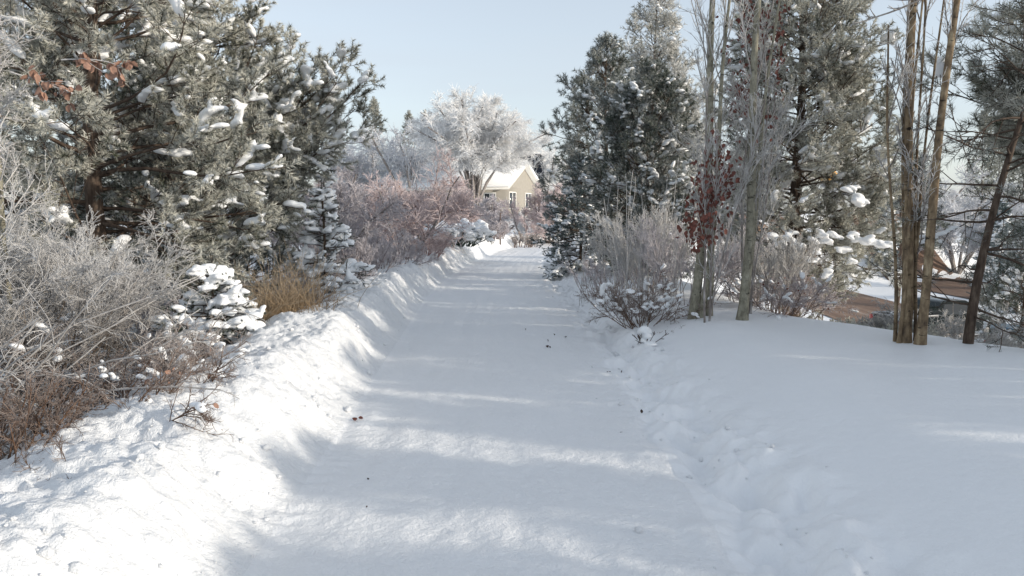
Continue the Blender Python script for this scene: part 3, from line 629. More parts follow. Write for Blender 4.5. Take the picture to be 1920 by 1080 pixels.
bigtree('frosted_tree', 'grey frosted tree rising above the reaching pine limb', 715, 82, 10.6, 93, 'twig_grey', nst=7, c=(10, 10, 6), d3=.1, group='grey frosted trees in the distance')
bigtree('frosted_tree', 'low grey frosted tree behind the tiered spruce and orchard', 655, 76, 8.8, 94, 'twig_grey', nst=7, c=(10, 10, 6), d3=.1, group='grey frosted trees in the distance')
bigtree('frosted_tree', 'pale frosted tree right of the elm behind the house', 1015, 92, 11.5, 95, 'twig_white', nst=8, c=(11, 10, 6), d3=.3, fr=(.5, .8, 1, 1), group='grey frosted trees in the distance')
bigtree('frosted_tree', 'white frosted tree between the elm and the grey trees', 835, 84, 11.5, 96, 'twig_white', nst=8, c=(11, 10, 6), d3=.3, fr=(.4, .7, .9, 1), group='grey frosted trees in the distance')
FS = dict(kind='spruce', sec_d=2.5, sho_d=2.2, nn=16, nl=.20, nw=.06, shoot=.5, tilt=(-12, 35), sec_l=.4)
sp = conifer('spruce_tree', 'distant spruce tip poking above the grey trees left of the elm', 'spruce tree', X(705, 96), 96, 14.2, 1, 2.4, 101, limb_gap=.7, per=6, frost=.42, snow=0, group='distant spruces', **FS)
for lab, px, Y, s in (('distant spruce just left of the white elm crown', 800, 110, 1.0), ('distant spruce behind the gap between grey trees', 768, 104, .95),
                      ('distant spruce tip at the right behind the golden trunks, taller of a pair', 1838, 92, 1.15), ('distant spruce tip at the right, shorter of a pair', 1868, 96, 1.12),
                      ('distant spruce just right of the big sunlit pine', 1655, 84, .92), ('distant spruce standing at the right edge of the view', 1915, 80, 1.0)):
    copy_thing(sp, (X(px, Y), Y, gz(X(px, Y), Y)), px * .7, s, lab, 'distant spruces')

# ------------------------------------------------------------------ house
def house():
    W, D, ez, rz_ = 13.0, 8.2, 2.75, 4.85; cx_, cy_ = X(948, 70), 70.0
    root = thing('house', 'cream bungalow with a snow covered gable roof beside the big elm', 'house', (cx_, cy_, py2z(350, 70) - ez), R(-24) * -1 * -1)
    # local frame: corner nearest at origin, front wall runs to -x, gable wall runs to +y
    p = Parts()
    V = np.array([[-W, 0, -1], [0, 0, -1], [0, D, -1], [-W, D, -1], [-W, 0, ez], [0, 0, ez], [0, D, ez], [-W, D, ez], [0, D / 2, rz_], [-W, D / 2, rz_]], float)
    p.add(V, np.array([[0, 1, 5, 4], [1, 2, 6, 5], [2, 3, 7, 6], [3, 0, 4, 7]])); p.add(V, np.array([[5, 6, 8], [7, 4, 9]])); p.build('wall', M['stucco'], root, False)
    o = .55; sl = (rz_ - ez) / (D / 2)
    def slab(name, t0_, t1_, mat, par, ov):
        q = Parts()
        for sgn in (0, 1):
            ya, yb = (-ov, D / 2) if not sgn else (D + ov, D / 2); za = ez - ov * sl
            V = np.array([[-W - ov, ya, za + t0_], [ov, ya, za + t0_], [ov, yb, rz_ + t0_], [-W - ov, yb, rz_ + t0_], [-W - ov, ya, za + t1_], [ov, ya, za + t1_], [ov, yb, rz_ + t1_], [-W - ov, yb, rz_ + t1_]], float)
            F = np.array([[0, 1, 2, 3], [4, 7, 6, 5], [0, 4, 5, 1], [1, 5, 6, 2], [3, 2, 6, 7], [0, 3, 7, 4]]); q.add(V, F)
        return q.build(name, mat, par, False)
    rf = slab('roof', .02, .20, M['trim'], root, o); slab('snow', .205, .46, M['pad'], rf, o - .06)
    q = Parts(); box_parts(q, -3.6, -3.0, D / 2 - .35, D / 2 + .35, rz_ - .6, rz_ + 1.1); box_parts(q, -3.68, -2.92, D / 2 - .43, D / 2 + .43, rz_ + 1.1, rz_ + 1.25); q.build('chimney', M['brick'], rf, False)
    def win(x0, x1, z0, z1, gable=False, mull=1):
        fr, gl = Parts(), Parts(); t = .10
        def B(pp, a, b, c, d, e, f):
            if gable: box_parts(pp, c, d, a, b, e, f)
            else: box_parts(pp, a, b, -d, -c, e, f)
        B(fr, x0 - t, x1 + t, -.02, .07, z1, z1 + t); B(fr, x0 - t, x1 + t, -.02, .09, z0 - t, z0); B(fr, x0 - t, x0, -.02, .07, z0, z1); B(fr, x1, x1 + t, -.02, .07, z0, z1)
        for k in range(mull): c = x0 + (x1 - x0) * (k + 1) / (mull + 1); B(fr, c - .04, c + .04, -.02, .06, z0, z1)
        f_ = fr.build('window', M['trim'], root, False); B(gl, x0, x1, 0.0, .03, z0, z1); gl.build('pane', M['glass'], f_, False)
    win(-2.0, -1.0, 1.1, 2.15, False, 1); win(-7.0, -5.6, 1.2, 2.2); win(-11, -9.4, .95, 2.2); win(.8, 2.3, .9, 2.25, True); win(4.8, 6.2, .9, 2.25, True)
    q = Parts(); box_parts(q, -4.5, -4.35, -.02, .0, -1, ez - .3); return root
hr = house(); hr.rotation_euler = (0, 0, R(22) * -1 * -1)
hr.rotation_euler.z = -R(22)
def darkhouse():
    Y = 90; x = X(968, Y); zt = py2z(291, Y); g0 = gz(x, Y); h = zt - g0
    root = thing('house', 'dark clad neighbour house with a frosty flat roof line behind the cream bungalow', 'house', (x, Y, g0), R(8))
    p = Parts(); box_parts(p, -2.4, 3.2, 0, 7, -1, h); p.build('wall', M['darkwall'], root, False)
    q = Parts(); box_parts(q, -2.7, 3.5, -.3, 7.3, h + .003, h + .15); rf = q.build('roof', M['darkwall'], root, False)
    q = Parts(); box_parts(q, -2.65, 3.45, -.25, 7.25, h + .153, h + .4); q.build('snow', M['pad'], rf, False)
    q = Parts(); box_parts(q, -1.2, .2, -.05, 0.0, h - 1.6, h - .5); q.build('window', M['glass'], root, False)
darkhouse()
# ================================================================== RIGHT SIDE
conifer('pine_tree', 'tall pale frosted pine with a pointed top right of the path', 'pine tree', X(1222, 25), 25, 8.9, .8, 3.0, 111, mat='needle_pale', r0=.11, limb_gap=.42, per=5, frost=.55, snow=.05, pad=.08, nl=.13, nn=26, nw=.018,
        sho_d=5.5, sec_d=5, shoot=.26, prof=([0, .2, .5, .62, .75, 1], [.9, 1, .75, .42, .34, .08]))
conifer('pine_tree', 'frosted pine with dark clumps leaning over the path bend', 'pine tree', X(1135, 21.5), 21.5, 5.8, .3, 1.95, 112, mat='needle_dk', r0=.09, limb_gap=.34, per=5, frost=.42, snow=.12, pad=.07, nl=.115, nn=30, nw=.015,
        sho_d=6.5, sec_d=5.5, shoot=.22, prof=([0, .3, .6, .85, 1], [.8, 1, .78, .35, .1]))
conifer('spruce_tree', 'dark blue green spruce low beside the far path edge', 'spruce tree', X(1088, 20.5), 20.5, 2.9, .12, 1.15, 113, mat='needle_blue', kind='spruce', r0=.05, limb_gap=.24, per=7, sec_d=9, sho_d=9,
        nn=34, nl=.045, nw=.010, shoot=.12, frost=.22, snow=.28, pad=.06, tilt=(-12, 25), droop=.2, prof=([0, .3, 1], [.95, 1.0, .1]))
conifer('pine_tree', 'snow dotted pine behind the upright frosted shrub', 'pine tree', X(1215, 17.5), 17.5, 4.4, .05, 1.6, 114, mat='needle_dk', r0=.05, limb_gap=.26, per=7, frost=.32, snow=.22, pad=.06, nl=.095, nn=34, nw=.012, sho_d=7, shoot=.2,
        prof=([0, .3, .7, 1], [.9, 1, .7, .1]))
Yg = 14.0
conifer('pine_tree', 'big sunlit pine with snowy lower limbs right of the slim trunks', 'pine tree', X(1492, Yg), Yg, 8.4, .9, 1.7, 115, mat='needle', r0=.13, limb_gap=.27, per=7, frost=.56, snow=.16, pad=.06, nl=.08, nn=46, nw=.012, melt=.026, shoot=.19, sho_d=8,
        prof=([0, .12, .3, .5, .7, 1], [.8, 1.0, 1.0, .85, .55, .1]),
        extra=[(4.6, X(1640, 13.6), 13.6, py2z(55, 13.6)), (4.2, X(1590, 13.8), 13.8, py2z(85, 13.8)), (3.6, X(1648, 13.6), 13.6, py2z(190, 13.6)), (3.0, X(1690, 13.4), 13.4, py2z(330, 13.4)), (2.6, X(1672, 13.3), 13.3, py2z(445, 13.3)),
               (2.5, X(1625, 13.0), 13.0, py2z(440, 13.0)), (2.4, X(1560, 12.8), 12.8, py2z(445, 12.8)), (2.3, X(1500, 12.6), 12.6, py2z(450, 12.6)), (1.9, X(1700, 13.0), 13.0, py2z(512, 13.0)), (1.8, X(1560, 12.9), 12.9, py2z(525, 12.9)), (1.8, X(1600, 13.6), 13.6, py2z(500, 13.6)),
               (3.1, X(1660, 13.8), 13.8, py2z(280, 13.8)), (2.9, X(1640, 13.2), 13.2, py2z(380, 13.2)), (4.2, X(1615, 14), 14, py2z(130, 14))])
conifer('pine_tree', 'dark pine showing between the big sunlit pine and the golden trunks', 'pine tree', X(1690, 27), 27, 7.6, 4.3, 1.7, 116, mat='needle_dk', r0=.1, limb_gap=.5, per=5, frost=.36, snow=.16, pad=.10, nl=.14, nn=24, nw=.020, sho_d=5, sec_d=5, shoot=.28)
# heavy snow pillows on the low limbs of the sunlit pine are its own part
rng = np.random.default_rng(71)
pine = [o for o in COL.objects if o.get('label', '').startswith('big sunlit pine')][0]
big = [(1465, 458), (1495, 462), (1522, 452), (1528, 470), (1530, 488), (1556, 455), (1582, 468), (1598, 490), (1566, 442), (1640, 455), (1655, 462), (1672, 460), (1625, 450), (1618, 372), (1606, 380), (1592, 352), (1690, 508), (1682, 514), (1560, 512), (1540, 442), (1600, 448), (1484, 446), (1450, 445)]
C = []; S = []; A = []
for (a, b) in big:
    for k in range(5):
        Yp = 12.45 + rng.random() * .25; C.append([X(a + rng.normal() * 7, Yp), Yp, py2z(b + rng.normal() * 4, Yp)]); q = .035 + .045 * rng.random(); S.append([q * 1.5, q, q * .75]); A.append([1, rng.normal() * .4, -.25 + rng.normal() * .2])
V, F = blobs(np.array(C) - np.array(pine.location), np.array(A), np.array(S), rng, 2); o = mesh('snow', V, [F], M['pad'], pine); remesh(o, .018)

# pine entering at the upper right
conifer('pine_tree', 'long needled pine reaching in from the upper right corner', 'pine tree', 7.6, 8.9, 7.4, 4.9, 2.0, 121, mat='needle', r0=.13, limb_gap=.34, per=5, frost=.44, snow=.10, pad=.05, nl=.11, nn=44, nw=.008, shoot=.2, sho_d=9, sec_d=7, melt=.025,
        extra=[(4.0, X(1800, 8.6), 8.6, py2z(60, 8.6)), (3.8, X(1712, 9.2), 9.2, py2z(128, 9.2)), (3.6, X(1850, 8.4), 8.4, py2z(110, 8.4)), (3.3, X(1862, 8.6), 8.6, py2z(178, 8.6)), (4.3, X(1850, 8.4), 8.4, py2z(5, 8.4)), (3.4, X(1800, 8.8), 8.8, py2z(130, 8.8)), (3.2, X(1905, 8.2), 8.2, py2z(180, 8.2)), (3.7, X(1835, 8.7), 8.7, py2z(85, 8.7)), (3.6, X(1870, 8.2), 8.2, py2z(60, 8.2)), (3.4, X(1830, 8.5), 8.5, py2z(150, 8.5)), (3.6, X(1885, 8.5), 8.5, py2z(125, 8.5)), (4.2, X(1860, 8.9), 8.9, py2z(20, 8.9))])
# leaning young pine
conifer('young_pine', 'thin dark pine sapling leaning right with bare lower branches', 'pine tree', X(1828, 7.75), 7.75, 3.3, .42, 1.0, 122, mat='needle_dk', r0=.052, limb_gap=.30, per=3, frost=.42, snow=.04, pad=.03, nl=.075, nn=26, nw=.005, shoot=.15, sec_d=6, sho_d=6.5,
        lean=(.75, .15), tilt=(-14, 30), droop=.35, prof=([0, .3, .8, 1], [.9, 1.0, .8, .3]))
# slim aspens: trunks as their own part
def aspen(name, label, x, y, seed, stems, bark, nb=8, frost=(.5, .75, .9, .95), leafp=None, twl=1.1, ang=16, zb=.8, mat='twig', group=None, rtw=(.010, .005, .003)):
    """stems: (dx, dy, height, radius, leanx, leany)"""
    rng = np.random.default_rng(seed); g0 = gz(x, y); root = thing(name, label, 'tree', (x, y, g0 - .04), 0, group); TW = Parts(); allp = []
    for (dx, dy, H, r, lx, ly) in stems:
        K = 22; t = np.linspace(0, 1, K); z = H * t
        P = np.stack([dx + lx * t + .035 * np.sin(t * 7 + seed + dx * 9), dy + ly * t + .03 * np.cos(t * 6 + dx * 5), z], 1)[None]
        V, F, f = tubes(P, r, r * .45, 14, .3, .3)
        k = noise3(V[:, 0] * 9, V[:, 1] * 9, V[:, 2] * 3.0 + seed); c = np.repeat(P[0], 14, 0); flare = 1 + .35 * np.exp(-V[:, 2] / .12)
        V = c + (V - c) * ((1 + .14 * k) * flare)[:, None]
        mesh('trunk', V, [F], M[bark], root)
        B, bi, bt = branch(P, [int(nb * H / 4)], zb / H, .98, ang, 6, lambda Lp, t: twl * (.5 + .7 * rng.random(len(t))), 8, .35, .22, rng)
        C_, _, _ = branch(B, np.full(len(B), 6), .15, .97, 26, 9, lambda Lp, t: Lp * .38 * (.5 + .8 * rng.random(len(t))), 6, .3, .22, rng)
        E, _, _ = branch(C_, np.full(len(C_), 5), .1, .97, 36, 9, lambda Lp, t: Lp * .4 * (.5 + .8 * rng.random(len(t))), 4, .1, .2, rng)
        for Q, rr, f0 in ((B, rtw[0], frost[0]), (C_, rtw[1], frost[1]), (E, rtw[2], frost[2])):
            V, F, f = tubes(Q, rr, rr * .5, 4 if rr > .006 else 3, f0, f0 + .15); TW.add(V, F, f)
        V, F, f = needles(E, 4, .012, .004, rng, .4, .9, .05, .1); TW.add(V, F, f); allp.append(C_)
    TW.build('branches', M[mat], root); return root, np.concatenate(allp), rng
A1, PL, rg = aspen('aspen_tree', 'pale twin stemmed aspen rising from the crest of the right bank', X(1310, 9.9), 9.9, 131,
    [(0, 0, 4.7, .064, .20, .1), (.16, .12, 4.6, .050, .06, .3), (.06, -.05, 4.4, .035, .30, 0)], 'bark_aspen')
A2, PL2, rg2 = aspen('aspen_tree', 'single mottled aspen standing right of the twin stemmed one', X(1397, 9.6), 9.6, 132, [(0, 0, 4.7, .062, .13, .0), (.05, .2, 4.4, .028, .42, .1)], 'bark_aspen', nb=8)
A3, PL3, _ = aspen('poplar_tree', 'golden barked poplar clump of several trunks at the right', X(1718, 7.8), 7.8, 133,
    [(.03, -.09, 4.4, .048, .27, 0), (-.04, .05, 4.4, .054, .03, .2), (-.10, .02, 3.6, .020, .12, .1), (.08, .10, 4.2, .017, .03, .2), (-.02, .16, 4.0, .020, -.04, .1), (.03, .14, 4.3, .016, .30, .1), (-.09, .12, 3.2, .018, -.18, .1)], 'bark_poplar', nb=6, frost=(.25, .6, .8, .9), twl=.75, rtw=(.009, .0045, .003), ang=20)
# red leaved small trees between the aspens
def redleaf(label, x, y, H, seed, clusters):
    root = shrub('red_leaf_tree', label, 'tree', x, y, seed, H=H, nst=3, base_r=.08, spread=9, c2=13, c3=6, c4=3, mat='twig', stem='bark_grey', r=(.014, .006, .0035, .0025), frost=(.5, .7, .85, .95), ratio=(.28, .4, .4), single=True, spikes=3, ang=24, up=.3, t0=.2, wob=.12)
    rng = np.random.default_rng(seed + 1); V_ = []; F_ = []; n0 = 0
    for (px, py, sx, sy, n) in clusters:
        P0 = np.stack([X(px + rng.normal(size=n) * sx, y) - x, rng.normal(size=n) * .16, np.array([py2z(py + q, y) for q in rng.normal(size=n) * sy]) - gz(x, y)], 1)
        P = np.stack([P0, P0 + [0, 0, -.02]], 1); V, F = leaves(P, n, .062, rng, .8, spread=.02, fold=.35); V_.append(V); F_.append(F + n0); n0 += len(V)
    mesh('leaves', np.concatenate(V_), [np.concatenate(F_)], M['leaf_red'], root, smooth=False)
redleaf('slender tree with dark red leaves across the twin aspen stems', X(1325, 9.5), 9.5, 3.1, 141, [(1345, 300, 18, 30, 130), (1322, 385, 17, 30, 200), (1340, 345, 20, 22, 100), (1295, 400, 10, 18, 60), (1312, 440, 10, 14, 45)])
redleaf('slender tree with scattered red leaves behind the mottled aspen', X(1402, 10.3), 10.3, 4.3, 142, [(1400, 30, 22, 30, 150), (1390, 170, 14, 22, 150), (1440, 90, 14, 40, 110), (1385, 110, 10, 25, 30), (1420, 230, 12, 20, 14)])
# shrubs on the right bank
shrub('upright_shrub', 'tall upright frosted shrub of many fine stems left of the aspens', 'shrub', X(1215, 12.5), 12.5, 151, H=1.45, nst=46, base_r=.5, spread=27, c2=7, c3=6, c4=3, mat='twig', stem='twig', r=(.0065, .0045, .0034, .0028), frost=(.6, .8, .95, 1), up=.25, wob=.15, ang=24, spikes=4)
shrub('upright_shrub', 'reddish brown fine stemmed shrub spilling toward the path', 'shrub', X(1155, 14.0), 14.0, 152, H=.72, nst=40, base_r=.6, spread=36, c2=6, c3=6, c4=2, mat='twig_lav', stem='twig_red', r=(.006, .0045, .0034, .003), frost=(.35, .6, .8, .9), up=.1, wob=.18, ang=26)
shrub('upright_shrub', 'purplish stems crowding behind the twin stemmed aspen', 'shrub', X(1285, 11.4), 11.4, 153, H=1.2, nst=34, base_r=.45, spread=34, c2=7, c3=6, c4=2, mat='twig_lav', stem='twig_lav', r=(.006, .0042, .0033, .003), frost=(.4, .6, .8, .9), up=.15, wob=.2, ang=28)
shrub('frosted_shrub', 'pale upright shrub between the two aspen trunks', 'shrub', X(1425, 11.5), 11.5, 154, H=1.1, nst=34, base_r=.5, spread=24, c2=8, c3=7, c4=3, mat='twig', r=(.007, .0045, .0033, .0028), frost=(.35, .6, .8, .9), up=.3, wob=.15, ang=24, spikes=2)
shrub('snowy_bush', 'low dark twiggy bush with snow on top at the bank edge', 'bush', X(1205, 10.4), 10.4, 155, H=.52, nst=40, base_r=.22, spread=66, c2=7, c3=6, c4=2, mat='twig_red', stem='twig_red', r=(.005, .0035, .0028, .0022), frost=(.05, .15, .3, .5), up=.05, snow=.2, pad=.038, melt=.010)
shrub('snowy_bush', 'reddish low bush flecked with snow right of the mottled aspen', 'bush', X(1468, 10.7), 10.7, 156, H=.62, nst=46, base_r=.35, spread=55, c2=7, c3=6, c4=2, mat='twig_lav', stem='twig_red', r=(.005, .0037, .003, .0025), frost=(.1, .3, .5, .7), up=.05, snow=.2, pad=.03, melt=.012, leaf=('leaf_red', 60, .03, .4, .02))
shrub('juniper_bush', 'low olive bush frosted at the crest left of the poplars', 'bush', X(1575, 10.4), 10.4, 157, H=.24, nst=50, base_r=.42, spread=50, c2=8, c3=8, c4=3, mat='needle', stem='twig', r=(.006, .006, .005, .004), frost=(.3, .5, .65, .8), up=.1)
shrub('juniper_bush', 'low frosted bush just behind the poplar roots', 'bush', X(1665, 9.7), 9.7, 158, H=.34, nst=50, base_r=.4, spread=50, c2=8, c3=8, c4=3, mat='needle', stem='twig', r=(.006, .006, .005, .004), frost=(.3, .5, .65, .8), up=.1)
shrub('frosted_shrub', 'grey frosted shrub between the poplars and the leaning pine', 'shrub', X(1790, 9.6), 9.6, 159, H=.85, nst=36, base_r=.45, spread=45, c2=8, c3=8, c4=3, mat='twig', r=(.006, .005, .004, .003), frost=(.2, .45, .7, .85), up=.05, snow=.1, pad=.03)
shrub('frosted_shrub', 'grey frosted shrub at the right edge behind the leaning pine', 'shrub', X(1905, 10.4), 10.4, 160, H=.85, nst=36, base_r=.5, spread=45, c2=8, c3=8, c4=3, mat='twig', r=(.006, .005, .004, .003), frost=(.2, .4, .65, .8), up=.05)
shrub('frosted_shrub', 'brownish undergrowth below the big sunlit pine', 'shrub', X(1450, 13.0), 13.0, 161, H=.45, nst=44, base_r=.8, spread=45, c2=8, c3=8, c4=3, mat='twig_lav', r=(.007, .006, .005, .004), frost=(.1, .3, .5, .7), up=.05)
# small snow capped sprig on the verge
shrub('snow_capped_sprig', 'tiny dark sprig with a round snow cap beside the path edge', 'plant', X(1212, 9.0), 9.0, 162, H=.20, nst=9, base_r=.05, spread=60, c2=3, c3=2, mat='leaf_dark', stem='leaf_dark', r=(.005, .005, .004, .004), up=0)
sprig = list(COL.objects)[-1].parent or [o for o in COL.objects if o.name.startswith('snow_capped_sprig')][0]
V, F = blobs(np.array([[0, 0, .17], [.02, -.03, .12], [-.05, -.02, .07], [.06, -.05, .03]]), np.tile([1., 0, 0], (4, 1)), np.array([[.085, .07, .07], [.06, .06, .05], [.06, .05, .05], [.08, .06, .04]]), rng, 3); o = mesh('snow', V, [F], M['pad'], sprig); remesh(o, .01)
# thin dry stalks in front of the snow field
rng = np.random.default_rng(5)
P0 = []; 
for px, Y in ((1180, 11.6), (1150, 12.6), (1255, 11.0), (1110, 14.5), (1170, 13.3), (1232, 11.8)):
    for k in range(4): P0.append([X(px + rng.normal() * 14, Y), Y + rng.normal() * .2, 0])
P0 = np.array(P0); P0[:, 2] = ground(P0[:, 0], P0[:, 1]) - .02
P = grow(P0, norm(np.stack([rng.normal(size=len(P0)) * .12, rng.normal(size=len(P0)) * .1, np.ones(len(P0))], 1)), 1.2 + 1.1 * rng.random(len(P0)), 8, .05, .12, rng)
V, F, f = tubes(P, .0065, .0035, 4, .8, .95); tag(mesh('tall_stalks', V, [F], M['twig'], None, f), 'thin pale frosted stalks rising through the upright shrubs', kind='stuff')
# bare overhanging branch at the top
rng = np.random.default_rng(9); root = thing('overhanging_branch', 'bare frosted branch hanging into the sky at the top right', 'branch', (X(1720, 6.5), 6.5, py2z(-8, 6.5)))
B = grow(np.zeros((2, 3)), norm(np.array([[-1, .1, -.48], [-1, .1, -.26]])), np.array([.62, .5]), 9, .3, .1, rng); C2, _, _ = branch(B, [6, 5], .2, .98, 40, 8, lambda Lp, t: .07 + .08 * rng.random(len(t)), 4, .3, .2, rng)
p = Parts()
for Q, r in ((B, .010), (C2, .0055)): V, F, f = tubes(Q, r, r * .45, 5, .35, .5); p.add(V, F, f)
p.build('stem', M['twig'], root)

# ------------------------------------------------------------------ far right background
bigtree('frosted_tree', 'wide grey frosted tree beyond the road at the right', 1800, 72, 8.8, 171, 'twig_grey', nst=8, c=(10, 10, 6), d3=.1, r=(.14, .05, .032, .026), group='frosted trees beyond the road')
src = list(COL.objects)[-1].parent
for lab, px, Y, s, rz in (('grey frosted tree beyond the road at the right edge', 1905, 66, 1.0, 1), ('grey frosted tree behind the dark pine and the poplars', 1730, 88, 1.15, 2), ('pale frosted tree far behind the leaning pine', 1865, 95, 1.2, 3),
                      ('frosted tree glimpsed through the big sunlit pine', 1600, 92, .95, 4), ('distant frosted tree right of the big sunlit pine', 1665, 120, 1.2, 5), ('distant frosted tree hidden low behind the aspens', 1440, 110, 1.2, 6), ('distant frosted tree low between the path pines', 1330, 100, 1.2, 2.5)):
    copy_thing(src, (X(px, Y), Y, gz(X(px, Y), Y) - .1), rz, s, lab, 'frosted trees beyond the road')
MS = dict(kind='spruce', sec_d=4, sho_d=3.5, nn=20, nl=.12, nw=.035, shoot=.3, tilt=(-15, 30), sec_l=.4)
sp2 = conifer('spruce_tree', 'dark snowy spruce across the road behind the leaning pine', 'spruce tree', X(1880, 52), 52, 6.4, .4, 1.9, 172, mat='needle_blue', limb_gap=.42, per=6, frost=.30, snow=.35, pad=.14, group='spruces across the road', **MS)
for lab, px, Y, s in (('small snowy spruce across the road right of the poplars', 1862, 60, .8), ('snowy spruce across the road at the right edge of the photo', 1940, 46, 1.05), ('snowy spruce beyond the road left of the poplars', 1665, 66, 1.0)):
    copy_thing(sp2, (X(px, Y), Y, gz(X(px, Y), Y)), px, s, lab, 'spruces across the road')
conifer('pine_tree', 'dark green pine on the slope below the leaning sapling', 'pine tree', X(1925, 16.5), 16.5, 4.6, .6, 1.5, 173, mat='needle_dk', r0=.08, limb_gap=.36, per=5, frost=.30, snow=.18, pad=.07, nl=.10, nn=28, nw=.012, shoot=.2, sho_d=6)
# yellow sign beyond the pine
Ys = 34; root = thing('road_sign', 'yellow diamond sign glimpsed through the big sunlit pine', 'sign', (X(1549, Ys), Ys, gz(X(1549, Ys), Ys)))
h = py2z(329, Ys) - gz(X(1549, Ys), Ys); p = Parts(); Pp = np.zeros((1, 4, 3)); Pp[0, :, 2] = np.linspace(-.05, h + .3, 4); V, F, f = tubes(Pp, .03, .03, 8); p.add(V, F); p.build('pole', M['post'], root)
p = Parts(); q = .48; V = np.array([[q * a, -.04 - e, h + q * b] for e in (0, .02) for a, b in ((0, -1), (1, 0), (0, 1), (-1, 0))]); p.add(V, np.array([[0, 1, 2, 3], [7, 6, 5, 4], [0, 4, 5, 1], [1, 5, 6, 2], [2, 6, 7, 3], [3, 7, 4, 0]])); p.build('panel', M['yellow'], root, False)

# ------------------------------------------------------------------ vehicles
def prism(p, prof, y0, y1, inset=0.0):
    """prof: (x, z) outline; extruded along y"""
    n = len(prof); V = np.array([[x, y0, z] for x, z in prof] + [[x, y1, z] for x, z in prof], float)
    p.add(V, np.array([[i, (i + 1) % n, n + (i + 1) % n, n + i] for i in range(n)]))
    c = np.array([[np.mean([a for a, _ in prof]), y, np.mean([b for _, b in prof])] for y in (y0, y1)]); p.add(np.concatenate([V[:n], c[:1]]), np.array([[(i + 1) % n, i, n] for i in range(n)])); p.add(np.concatenate([V[n:], c[1:]]), np.array([[i, (i + 1) % n, n] for i in range(n)]))
def wheel(root, x, y, r):
    P = np.zeros((1, 2, 3)); P[0, :, 0] = x; P[0, 0, 1] = y - .11; P[0, 1, 1] = y + .11; P[0, :, 2] = r
    q = Parts(); V, F, f = tubes(P, r, r, 24); q.add(V, F)
    for e in (0, 1): ring = V.reshape(2, 24, 3)[e]; q.add(np.concatenate([ring, [P[0, e]]]), np.array([[i, (i + 1) % 24, 24] for i in range(24)]))
    wh = q.build('wheel', M['rubber'], root, False); wh2 = Parts(); P2 = P.copy(); P2[0, 0, 1] -= .012; P2[0, 1, 1] += .012; V, F, f = tubes(P2, r * .6, r * .6, 18); wh2.add(V, F)
    for e in (0, 1): ring = V.reshape(2, 18, 3)[e]; wh2.add(np.concatenate([ring, [P2[0, e]]]), np.array([[i, (i + 1) % 18, 18] for i in range(18)]))
    wh2.build('rim', M['rim'], wh, False)
def bevel(o, w_=.04):
    m = o.modifiers.new('bevel', 'BEVEL'); m.width = w_; m.segments = 2; m.limit_method = 'ANGLE'; m.angle_limit = R(30)
def vehicle(name, label, cat, x, y, rz, paint, truck=True):
    root = thing(name, label, cat, (x, y, gz(x, y) + .06), rz)
    p = Parts()
    if truck:
        prism(p, [(-2.7, .5), (-2.75, 1.02), (-2.72, 1.12), (1.25, 1.12), (2.55, 1.02), (2.75, .8), (2.75, .45), (1.0, .38), (-1.0, .38)], -.93, .93)
        b = p.build('body', M[paint], root, False); bevel(b)
        q = Parts(); prism(q, [(-.75, 1.13), (-.6, 1.72), (-.4, 1.8), (.65, 1.8), (.85, 1.72), (1.35, 1.13)], -.80, .80); c = q.build('cab', M[paint], root, False); bevel(c)
        q = Parts(); prism(q, [(-.52, 1.2), (-.44, 1.66), (.66, 1.66), (1.05, 1.2)], -.806, .806); q.build('side_window', M['glass'], c, False)
        q = Parts(); box_parts(q, -2.62, -.78, -.90, -.82, 1.123, 1.22); box_parts(q, -2.62, -.78, .82, .90, 1.123, 1.22); box_parts(q, -2.72, -2.63, -.9, .9, 1.123, 1.2); q.build('bed_rail', M['rim'], root, False)
    else:
        prism(p, [(-2.2, .45), (-2.25, .9), (-1.6, 1.0), (1.0, .95), (2.1, .82), (2.2, .45), (1, .32), (-1, .32)], -.86, .86); b = p.build('body', M[paint], root, False); bevel(b)
        q = Parts(); prism(q, [(-1.75, .98), (-1.2, 1.36), (-.9, 1.42), (.2, 1.42), (.4, 1.36), (1.0, .97)], -.72, .72); c = q.build('cabin', M['glass'], root, False); bevel(c)
        q = Parts(); prism(q, [(-1.15, 1.40), (-.9, 1.455), (.2, 1.455), (.35, 1.40)], -.68, .68); q.build('roof', M[paint], root, False)
    e = -2.76 if truck else -2.24
    for s in (-1, 1):
        q = Parts(); box_parts(q, e - .03, e + .06, s * .84 - .1, s * .84 + .1, .72, 1.10); q.build('tail_light', M['tail'], root, False)
    q = Parts(); box_parts(q, e - .12, e + .02, -.85, .85, .42, .6); q.build('bumper', M['rim'], root, False)
    for wx in ((-1.75, 1.75) if truck else (-1.35, 1.35)):
        for wy in (-.86, .86): wheel(root, wx, wy, .38 if truck else .32)
    return root
vehicle('pickup_truck', 'dark green pickup truck on the near road behind the poplar clump', 'truck', X(1768, 34.8), 34.8, R(14), 'carpaint')
vehicle('parked_car', 'blue grey car half hidden at the right edge below the leaning pine', 'car', X(1910, 29), 29, R(60), 'carblue', False)

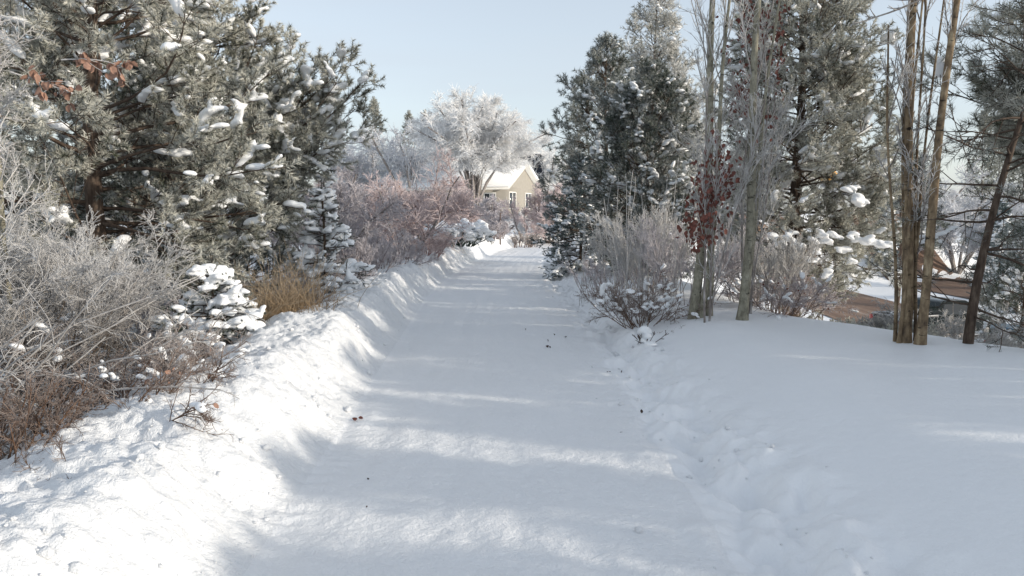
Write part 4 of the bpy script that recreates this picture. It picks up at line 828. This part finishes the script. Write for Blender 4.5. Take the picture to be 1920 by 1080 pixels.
# ------------------------------------------------------------------ bits on the snow
rng = np.random.default_rng(44)
def litter(label, px, Y, size, mat, seed, kindname='dead_leaf'):
    rng = np.random.default_rng(seed); x = X(px, Y); y = Y; n = 2 if mat == 'leaf_dark' else 3; size = size * .8
    P = np.zeros((1, 2, 3)); P[0, 1] = [.01, 0, .01]; V, F = leaves(P, n, size, rng, -.1, spread=size * .15, fold=.6); V[:, 2] -= V[:, 2].min()
    tag(mesh(kindname, V, [F], M[mat], None, None, False, (x, y, gz(x, y) - .001)), label, 'leaf', 'bits of leaf litter on the path')
def Yof(py): return (CAMZ) / math.tan(math.atan((py - 540) / FPX) + PITCH)
litter('curled reddish leaf lying at the left edge of the path', 663, Yof(788), .05, 'leaf_red', 1)
for i, (px, py, s, lab) in enumerate(((1030, 652, .05, 'largest dark leaf scrap in the cluster far up the path'), (1060, 632, .035, 'dark scrap at the right of the far cluster on the path'), (985, 619, .035, 'dark scrap at the left of the far cluster on the path'),
        (1040, 630, .03, 'small dark scrap in the middle of the far cluster'), (1208, 775, .035, 'dark leaf scrap on the trampled right edge of the path'), (1143, 698, .03, 'tiny dark scrap beside the right verge'),
        (682, 898, .022, 'tiny dark speck on the near left part of the path'), (1168, 694, .028, 'dark speck right of the tiny scrap by the verge'), (1166, 812, .022, 'small speck nearest along the right trampled edge'), (675, 953, .018, 'nearest tiny dark speck at the lower left of the path'), (1028, 640, .025, 'tiny speck just above the largest far scrap'))):
    litter(lab, px, Yof(py), s, 'leaf_dark', 10 + i)

# ------------------------------------------------------------------ unseen trees right of the camera, placed and shaped to shade the path
SHS = [(9.4, -5.0), (9.8, -3.4), (9.2, -1.7), (9.9, -.2), (9.5, 1.4), (10.2, 2.9), (9.8, 4.4), (10.5, 5.7), (10.4, 7.2)]
s0 = conifer('pine_tree', 'unseen bushy frosted pine right of the photographer, added to shade the path', 'pine tree', SHS[0][0], SHS[0][1], 4.2, .2, 1.15, 181, mat='needle_dk', limb_gap=.3, per=7, frost=.3, snow=.1, pad=.08, sec_d=6, sho_d=7, nn=30, nl=.09, nw=.02, shoot=.18,
             prof=([0, .7, .9, 1], [1, 1, .85, .5]), group='unseen bushy pines added to shade the path')
for i, (x, y) in enumerate(SHS[1:]):
    top = 2.52 + (-.10, -.06, .04, .06, -.05, .1, .25, .1)[i]; g0 = gz(x, y); copy_thing(s0, (x, y, g0), i * 1.3, (top - g0) / 4.2)
